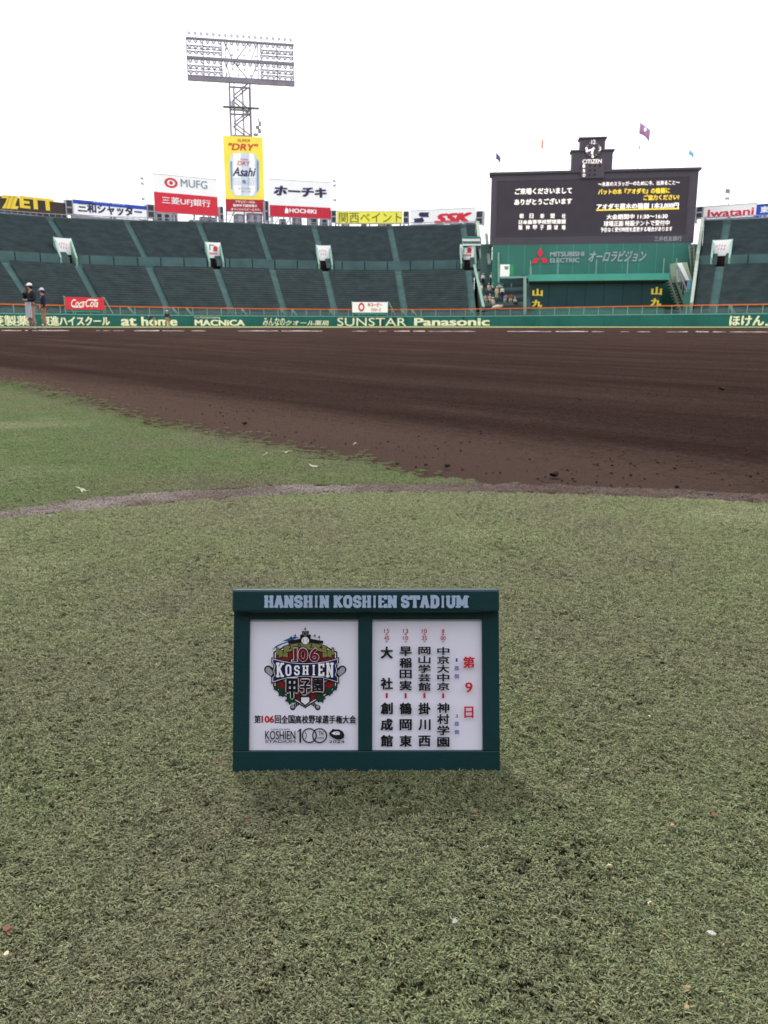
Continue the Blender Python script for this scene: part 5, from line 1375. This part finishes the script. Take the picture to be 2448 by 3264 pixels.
mb = MB(); a0, a1, z0, z1 = gp.pbox(mb, 2178, 928, 2273, 1000, -.6, 0); mb.build('wall_face', M['bgreen'], gw)
mb = MB(); gp.box(mb, a0, a1, z1, z1 + .12, -.65, .05); mb.build('wall_cap', M['sage'], gw)
mb = MB(); gp.pbox(mb, 2232, 900, 2270, 927, -3.2, -3.0); mb.build('upper_panel', M['wallgreen'], gw)
mb = MB(); mb.bar(gp.p(a1, z1 + .1, -.3), gp.p(a1 + .3, 3, .2), .2); mb.build('corner_post', M['palegreen'], gw)
# white boxes beside the last doorway
wb = Plane(1474, 160, 1537, 160, 770)
w2 = empty('control_booth', wb.p(wb.W / 2, wb.hit(1500, 785)[1]), 'small green roofed booth with white strips at the top right of the left stand', 'booth')
mb = MB(); wb.pbox(mb, 1476, 757, 1534, 784, -2, -.05); mb.build('booth_wall', M['walk'], w2)
mb = MB(); wb.pbox(mb, 1474, 761, 1530, 769, -.04, .1); wb.pbox(mb, 1474, 778, 1536, 783, -.04, .1); mb.build('white_strip', M['white'], w2)
mb = MB(); wb.pbox(mb, 1476, 754, 1530, 758, -.04, .2); mb.build('green_edge', M['canopy'], w2)

# front row banners behind the rail
def front_banner(px0, px1, py0, py1, face, label, off=.3):
    pl = Plane.pts(ring(th_of(px0, off, 4), off, 0), ring(th_of(px1, off, 4), off, 0))
    e_ = empty('banner_board', pl.p(pl.W / 2, pl.hit(px0, py1)[1]), label, 'banner')
    mb = MB(); A = pl.pbox(mb, px0, py0, px1, py1, -.15, 0); mb.build('sign_face', face, e_)
    mb = MB()
    for a_ in (A[0], A[1] - .1): pl.box(mb, a_, a_ + .1, 1.9, A[3] + .1, -.4, -.16)
    for s_, a_ in ((-1, A[0] - .1), (1, A[1] + .1)): mb.bar(pl.p(a_, A[3] + .1, -.2), pl.p(a_ + 1.3, 2.0, -.2), .14)
    mb.build('support', M['palegreen'], e_)
    mb = MB(); pl.box(mb, A[0] + .2, A[1] - .2, A[2] - .35, A[2] - .02, -1, -.3); mb.build('lower_hood', M['canopy'], e_)
    return e_, pl
e_, pl = front_banner(209, 332, 948, 987, M['red'], 'red banner with white script drink logo behind the rail')
mb = MB(); pl.text(mb, 'Coca', 226, 268, 954, 979, .03, .015, 0, .4); pl.text(mb, 'Cola', 272, 312, 954, 979, .03, .015, 0, .4)
pl.poly(mb, [(230, 977), (262, 979), (262, 981), (232, 980)], .04); pl.poly(mb, [(262, 960), (274, 962), (274, 964), (262, 962)], .04); pl.poly(mb, [(284, 953), (314, 955), (306, 960), (286, 956)], .04)
mb.build('script_lettering', M['white'], e_)
e_, pl = front_banner(1123, 1236, 963, 996, M['white'], 'white banner with red ring mark and red katakana behind the rail')
mb = MB(); disc(mb, pl, 1152, 979, 10, 14, .04, 0, rin=.55); pl.text(mb, 'キユーピー', 1172, 1218, 965, 978, .04, .06); pl.text(mb, 'マヨネーズ', 1182, 1214, 981, 993, .04, .04)
mb.build('lettering', M['red'], e_)
# stair openings just behind the rail
GW = ('second right of the red script banner', 'between the red banner and the far standing worker', 'just right of the far standing worker', 'above the letter gap before the handwritten name', 'above the katakana of the pharmacy name', 'above the right end of the pharmacy name', 'left of the white katakana banner', 'right of the white katakana banner', 'second right of the white katakana banner', 'under the sloping green handrail', 'beside the person with the round white cap', 'above the hiragana at the right edge')
for i, px in enumerate((420, 560, 604, 780, 905, 940, 1060, 1290, 1322, 1510, 1545, 2335)):
    t_ = th_of(px, 1.4, 2.5); p_ = ring(t_, 1.3, 1.95)
    g_ = empty('gangway_gate', p_, 'pale green stair guard behind the rail, ' + GW[i], 'guard rail', 'pale green stair guards behind the rail')
    mb = MB(); mb.bar(p_ + Vector((-.5, 0, 1.0)), p_ + Vector((.35, 0, 0)), .12, .3); mb.bar(p_ + Vector((-.5, 0, 0)), p_ + Vector((-.5, 0, 1.0)), .09); mb.build('side_plate', M['palegreen'], g_)

# ------------------------------------------------------------------ people
def skin_mesh(J, E_, root, sub=1):
    names = list(J); me = bpy.data.meshes.new('sk'); me.from_pydata([J[n][0] for n in names], [(names.index(a), names.index(b)) for a, b in E_], [])
    o = bpy.data.objects.new('sk', me); COL.objects.link(o)
    md = o.modifiers.new('skin', 'SKIN'); md.use_smooth_shade = True
    for i, n in enumerate(names):
        r_ = J[n][1]; r_ = r_ if isinstance(r_, tuple) else (r_, r_); me.skin_vertices[0].data[i].radius = r_
        me.skin_vertices[0].data[i].use_root = (n == root)
    s_ = o.modifiers.new('sub', 'SUBSURF'); s_.levels = sub; s_.render_levels = sub
    dg = bpy.context.evaluated_depsgraph_get(); out = bpy.data.meshes.new_from_object(o.evaluated_get(dg))
    bpy.data.objects.remove(o); bpy.data.meshes.remove(me); return out
def pose(kind):
    """joint positions, facing +Y, standing height 1.75"""
    J = dict(pelvis=(0, 0, .95), waist=(0, .01, 1.10), chest=(0, .01, 1.30), neck=(0, 0, 1.48), head=(0, .015, 1.60), crown=(0, .01, 1.70))
    for s_, n in ((-1, 'l'), (1, 'r')):
        J.update({n + 'sh': (s_ * .19, 0, 1.40), n + 'el': (s_ * .25, -.02, 1.12), n + 'wr': (s_ * .26, .07, .88), n + 'ha': (s_ * .26, .10, .80),
                  n + 'hi': (s_ * .095, 0, .90), n + 'kn': (s_ * .11, .02, .50), n + 'an': (s_ * .12, -.01, .10), n + 'to': (s_ * .14, .14, .035)})
    if kind == 'fold':
        J.update(lel=(-.28, .06, 1.14), lwr=(-.06, .25, 1.10), lha=(.02, .26, 1.12), rel=(.27, .05, 1.16), rwr=(.12, .22, 1.42), rha=(.08, .2, 1.50), lkn=(-.10, .08, .5))
    if kind == 'lift':
        J.update(rel=(.30, .12, 1.30), rwr=(.12, .25, 1.48), rha=(.07, .24, 1.55), lel=(-.3, .08, 1.2), lwr=(-.12, .26, 1.3), lha=(-.06, .27, 1.35))
    if kind == 'bend':
        J.update(waist=(0, .08, 1.03), chest=(0, .30, 1.12), neck=(0, .46, 1.16), head=(0, .56, 1.12), crown=(0, .66, 1.08))
        for s_, n in ((-1, 'l'), (1, 'r')): J.update({n + 'sh': (s_ * .18, .38, 1.12), n + 'el': (s_ * .22, .42, .86), n + 'wr': (s_ * .16, .46, .66), n + 'ha': (s_ * .14, .48, .58)})
    if kind == 'sit':
        J = {k_: (x, y, z - .45) for k_, (x, y, z) in J.items()}
        for s_, n in ((-1, 'l'), (1, 'r')): J.update({n + 'hi': (s_ * .09, .03, .47), n + 'kn': (s_ * .13, .44, .50), n + 'an': (s_ * .13, .42, .10), n + 'to': (s_ * .14, .58, .04), n + 'el': (s_ * .25, .10, .66), n + 'wr': (s_ * .14, .34, .62), n + 'ha': (s_ * .10, .40, .60)})
        J['pelvis'] = (0, 0, .50)
    return {k_: Vector(v_) for k_, v_ in J.items()}
def person(loc, rz, kind, shirt, trousers, cap, label, group, short=False, scale=1.0, hairm=None, seed=0, white_towel=False):
    P_ = pose(kind); root = empty('person', loc, label, 'person', group)
    T = Matrix.Translation(loc) @ Matrix.Rotation(rz, 4, 'Z') @ Matrix.Scale(scale, 4)
    def put(me, name, m_, par=root, smooth=True):
        me.transform(T); return link(name, me, m_, par, smooth=smooth)
    rad = dict(pelvis=(.135, .10), waist=(.12, .09), chest=(.145, .10), neck=.055, head=(.078, .092), crown=(.055, .065), sh=.055, el=.042, wr=.028, ha=(.036, .022), hi=.085, kn=.056, an=.04, to=.035)
    J, E_ = {}, [('pelvis', 'waist'), ('waist', 'chest'), ('chest', 'neck'), ('neck', 'head'), ('head', 'crown')]
    for k_ in P_: J[k_] = (P_[k_], rad.get(k_, rad.get(k_[1:], .05)))
    for n in 'lr': E_ += [('chest', n + 'sh'), (n + 'sh', n + 'el'), (n + 'el', n + 'wr'), (n + 'wr', n + 'ha'), ('pelvis', n + 'hi'), (n + 'hi', n + 'kn'), (n + 'kn', n + 'an'), (n + 'an', n + 'to')]
    # fingers and thumb
    for n, sg_ in (('l', 1), ('r', -1)):
        d = (P_[n + 'ha'] - P_[n + 'wr']).normalized(); sd_ = Vector((d.y, -d.x, .2)).normalized() if abs(d.z) < .9 else Vector((0, 1, 0))
        for i_, ln in enumerate((.06, .075, .07, .05)):
            b0 = P_[n + 'ha'] + sd_ * (i_ - 1.5) * .019 + d * .03; J[f'{n}f{i_}a'] = (b0, .009); J[f'{n}f{i_}b'] = (b0 + d * ln + Vector((sg_ * .012, 0, 0)), .007)
            E_ += [(n + 'ha', f'{n}f{i_}a'), (f'{n}f{i_}a', f'{n}f{i_}b')]
        b0 = P_[n + 'ha'] + sd_ * .04 - d * .01; J[n + 'th'] = (b0, .010); J[n + 'ti'] = (b0 + d * .035 + sd_ * .015, .008); E_ += [(n + 'ha', n + 'th'), (n + 'th', n + 'ti')]
    J['nose'] = (P_['head'] + ((Vector((0, .095, -.005))) if kind != 'bend' else Vector((0, .03, -.09))), .012); E_.append(('head', 'nose'))
    body = put(skin_mesh(J, E_, 'pelvis'), 'body', M['skin'])
    G = {k_: (P_[k_], v_) for k_, v_ in dict(pelvis=(.155, .118), waist=(.148, .115), chest=(.172, .128), lsh=.078, rsh=.078, lel=.062, rel=.062).items()}
    ge = [('pelvis', 'waist'), ('waist', 'chest'), ('chest', 'lsh'), ('chest', 'rsh'), ('lsh', 'lel'), ('rsh', 'rel')]
    if not short:
        for n in 'lr': G[n + 'wr'] = (P_[n + 'wr'], .042); ge.append((n + 'el', n + 'wr'))
    G['nk'] = (P_['chest'].lerp(P_['neck'], .75), .07); ge.append(('chest', 'nk'))
    put(skin_mesh(G, ge, 'pelvis'), 'shirt', shirt)
    G = {k_: (P_[k_], v_) for k_, v_ in dict(pelvis=(.15, .115), lhi=.112, rhi=.112, lkn=.083, rkn=.083).items()}
    for n in 'lr': G[n + 'an'] = (P_[n + 'an'] + Vector((0, 0, .03)), .068)
    put(skin_mesh(G, [('pelvis', 'lhi'), ('pelvis', 'rhi'), ('lhi', 'lkn'), ('rhi', 'rkn'), ('lkn', 'lan'), ('rkn', 'ran')], 'pelvis'), 'trousers', trousers)
    for n in 'lr':
        put(skin_mesh({'a': (P_[n + 'an'] + Vector((0, -.03, -.03)), .05), 'b': (P_[n + 'to'], .045)}, [('a', 'b')], 'a'), 'shoe', M['shoe'])
    c_ = P_['head'].lerp(P_['crown'], .62); fw = Vector((0, 1, 0)) if kind != 'bend' else Vector((0, .3, -1)).normalized(); up = (P_['crown'] - P_['head']).normalized()
    bm = bmesh.new(); bmesh.ops.create_uvsphere(bm, u_segments=14, v_segments=8, radius=.112)
    for v_ in list(bm.verts):
        if v_.co.z < -.004: v_.co.z = -.004
    q_ = up.to_track_quat('Z', 'Y').to_matrix()
    me = bpy.data.meshes.new('cap'); 
    for v_ in bm.verts: v_.co = q_ @ v_.co + c_
    bm.to_mesh(me); bm.free(); hat = put(me, 'cap' if cap else 'hair', cap or M['hair'])
    if cap:
        mb = MB(); s_ = Vector((1, 0, 0)); c1 = c_ + fw * .09
        mb.hexa([T @ p_ for p_ in (c1 - s_ * .085, c1 + s_ * .085, c1 + s_ * .06 + fw * .085, c1 - s_ * .06 + fw * .085, c1 - s_ * .085 + up * .012, c1 + s_ * .085 + up * .012, c1 + s_ * .06 + fw * .085 + up * .006, c1 - s_ * .06 + fw * .085 + up * .006)])
        mb.build('visor', cap, hat)
        hh = bmesh.new(); bmesh.ops.create_uvsphere(hh, u_segments=10, v_segments=6, radius=.10); me = bpy.data.meshes.new('hair')
        for v_ in hh.verts: v_.co = q_ @ Vector((v_.co.x, v_.co.y, v_.co.z * .7)) + P_['head'] - fw * .03 + up * .01
        hh.to_mesh(me); hh.free(); put(me, 'hair', M['hair'])
    mb = MB()
    for s_ in (-1, 1): mb.box(P_['head'] + Vector((s_ * .034, 0, 0)) + fw * .088 + up * .018, (.024, .012, .012))
    mb.v = [tuple(T @ Vector(v_)) for v_ in mb.v]; mb.build('eyes', M['hair'], root)
    if white_towel:
        mb = MB(); a_ = P_['lhi'] + Vector((-.06, .14, .14)); n = 5
        for i in range(n): 
            p0 = a_ + Vector((.06 * i, .02 * (i % 2), 0)); mb.hexa([T @ (p0 + Vector(w_)) for w_ in ((0, 0, -.62 + .06 * (i % 3)), (.06, 0, -.6 + .05 * (i % 2)), (.06, .03, -.6), (0, .03, -.6), (0, 0, 0), (.06, 0, 0), (.06, .03, 0), (0, .03, 0))])
        mb.build('apron', M['apron'], root)
    return root
M['apron'] = mat('grey_white_cotton', (.50, .51, .55), .9, .1, 8)
M['shoe'] = mat('pale_shoe', (.5, .48, .42), .7, .15, 10)
khaki = cloth('khaki_cloth', (.34, .22, .13)); beige = cloth('beige_cloth', (.38, .25, .20)); blk = cloth('black_shirt_cloth', (.02, .02, .026)); nvy = cloth('navy_shirt_cloth', (.018, .022, .045)); wht = cloth('white_cloth', (.75, .76, .80)); gcap = cloth('pale_cap_cloth', (.55, .57, .62))
grp = 'ground staff near the outfield fence'
def gp_(px, y): p_ = at_y(px, 1045, y); return (p_.x, y, gz(0, y) - .008)
person(gp_(106, 34.4), R(155), 'fold', blk, beige, wht, 'taller man at left in black top and beige trousers with white cloth, hand at face', grp, scale=1.02, white_towel=True)
person(gp_(144, 38.0), R(120), 'stand', nvy, khaki, gcap, 'shorter man in navy top and khaki trousers right of the one with white cloth', grp)
person(gp_(492, 92), R(110), 'bend', nvy, khaki, None, 'far worker bending forward in front of the cream letters', grp)
person(gp_(535, 92), R(170), 'stand', nvy, khaki, gcap, 'far worker in navy with pale cap standing before the cream letters', grp)
# spectators on the terrace
sg_ = 'spectators on the small terrace'
crm = cloth('cream_cloth', (.62, .50, .32)); prp = cloth('lilac_cloth', (.22, .18, .34)); rdc = cloth('brick_red_cloth', (.32, .06, .04)); gry = cloth('grey_cloth', (.42, .42, .40)); pch = cloth('dusty_pink_cloth', (.45, .33, .28))
for px, row, sh_, tr_, cp_, lb in (
    (1526, 10, blk, gry, None, 'person in black leaning at the top left corner of the terrace'),
    (1539, 8, wht, blk, wht, 'person in white shirt and cap on the upper left bench'),
    (1566, 8, wht, blk, wht, 'person wrapped in a white towel on the upper bench'),
    (1558, 6, crm, gry, gcap, 'person in cream top on the middle bench'),
    (1571, 6, gry, blk, gcap, 'person in grey top beside the cream one on the middle bench'),
    (1546, 3, pch, gry, None, 'person in dusty pink top at the left of the lower bench'),
    (1561, 3, pch, crm, gcap, 'person in dusty pink with pale cap on the lower bench'),
    (1583, 4, crm, crm, wht, 'person dressed all in cream on the lower bench'),
    (1600, 4, wht, blk, wht, 'person in white shirt right of the cream dressed one'),
    (1612, 3, prp, gry, None, 'person in lilac top leaning forward on the lower bench'),
    (1629, 3, rdc, crm, None, 'person in brick red top at the right of the lower bench'),
    (1532, 6, wht, crm, wht, 'person all in white at the left end of the middle bench'),
    (1549, 10, crm, gry, gcap, 'person in cream standing at the top of the terrace beside the pier'),
    (1571, 2, crm, gry, wht, 'person with white cap low on the terrace, left of the peach bag'),
    (1592, 6, gry, blk, wht, 'person in grey with white cap standing alone at the end of the middle bench'),
    (1641, 2, gry, blk, gcap, 'person in grey sitting low, rightmost on the terrace')):
    oo, z = TZ[row]; t_ = th_of(px, oo + .5, z + .5); w_ = ring(t_, oo + .62, z - .04)
    up_ = row in (8, 4, 10)
    if up_: w_ = ring(t_, oo + .2, z - .02)
    person(w_, R(180 + random.uniform(-25, 25)), 'stand' if up_ else 'sit', sh_, tr_, cp_, lb, sg_, short=random.random() < .6, scale=1.14)
t_ = th_of(1542, .9, 2); person(ring(t_, 1.0, 1.95 - .55), R(180), 'stand', blk, blk, wht, 'person behind the orange rail with a round white cap', sg_, scale=.95)
t_ = th_of(1585, 1.2, 3); w_ = ring(t_, 1.1, 2.75)
lv, lf = lump(1, 77, .5, 2); me = bpy.data.meshes.new('folded_bag'); me.from_pydata([(q_[0] * .95, q_[1] * .4, q_[2] * .55 + .15 * q_[0]) for q_ in lv], [], lf); me.update()
o_ = link('folded_bag', me, cloth('pale_peach_cloth', (.62, .50, .48)), label='pale peach folded bag or parasol resting on the orange rail', category='bag', smooth=True); o_.location = w_ + Vector((0, -.35, .6))

# ------------------------------------------------------------------ behind the camera: the main stand and its roof (not in the photograph's frame)
ms = empty('main_stand', (0, -8, 0), 'main stand with broad roof behind home plate', 'grandstand')
M['concrete'] = mat('stand_concrete', (.12, .14, .14), .85, .15, .4)
mb = MB()
for i in range(26):
    mb.hexa([(-90, -9.4 - i, -.01), (90, -9.4 - i, -.01), (90, -9.4 - i - 1, -.01), (-90, -9.4 - i - 1, -.01), (-90, -9.4 - i, 2.6 + i * .55), (90, -9.4 - i, 2.6 + i * .55), (90, -10.4 - i, 2.6 + i * .55), (-90, -10.4 - i, 2.6 + i * .55)])
mb.build('terrace', M['concrete'], ms)
mb = MB(); mb.hexa([(-90, -23, 18.5), (90, -23, 18.5), (90, -40, 21), (-90, -40, 21), (-90, -23, 19.1), (90, -23, 19.1), (90, -40, 21.6), (-90, -40, 21.6)]); mb.build('roof', M['galv'], ms)
mb = MB(); mb.box((0, -37, 10), (180, 1, 21.5)); mb.build('back_wall', M['concrete'], ms)
for i in range(9):
    mb = MB(); mb.bar((-80 + i * 20, -30, 10), (-80 + i * 20, -30, 19.8), .6, n=10); mb.build('column', M['galv'], ms)
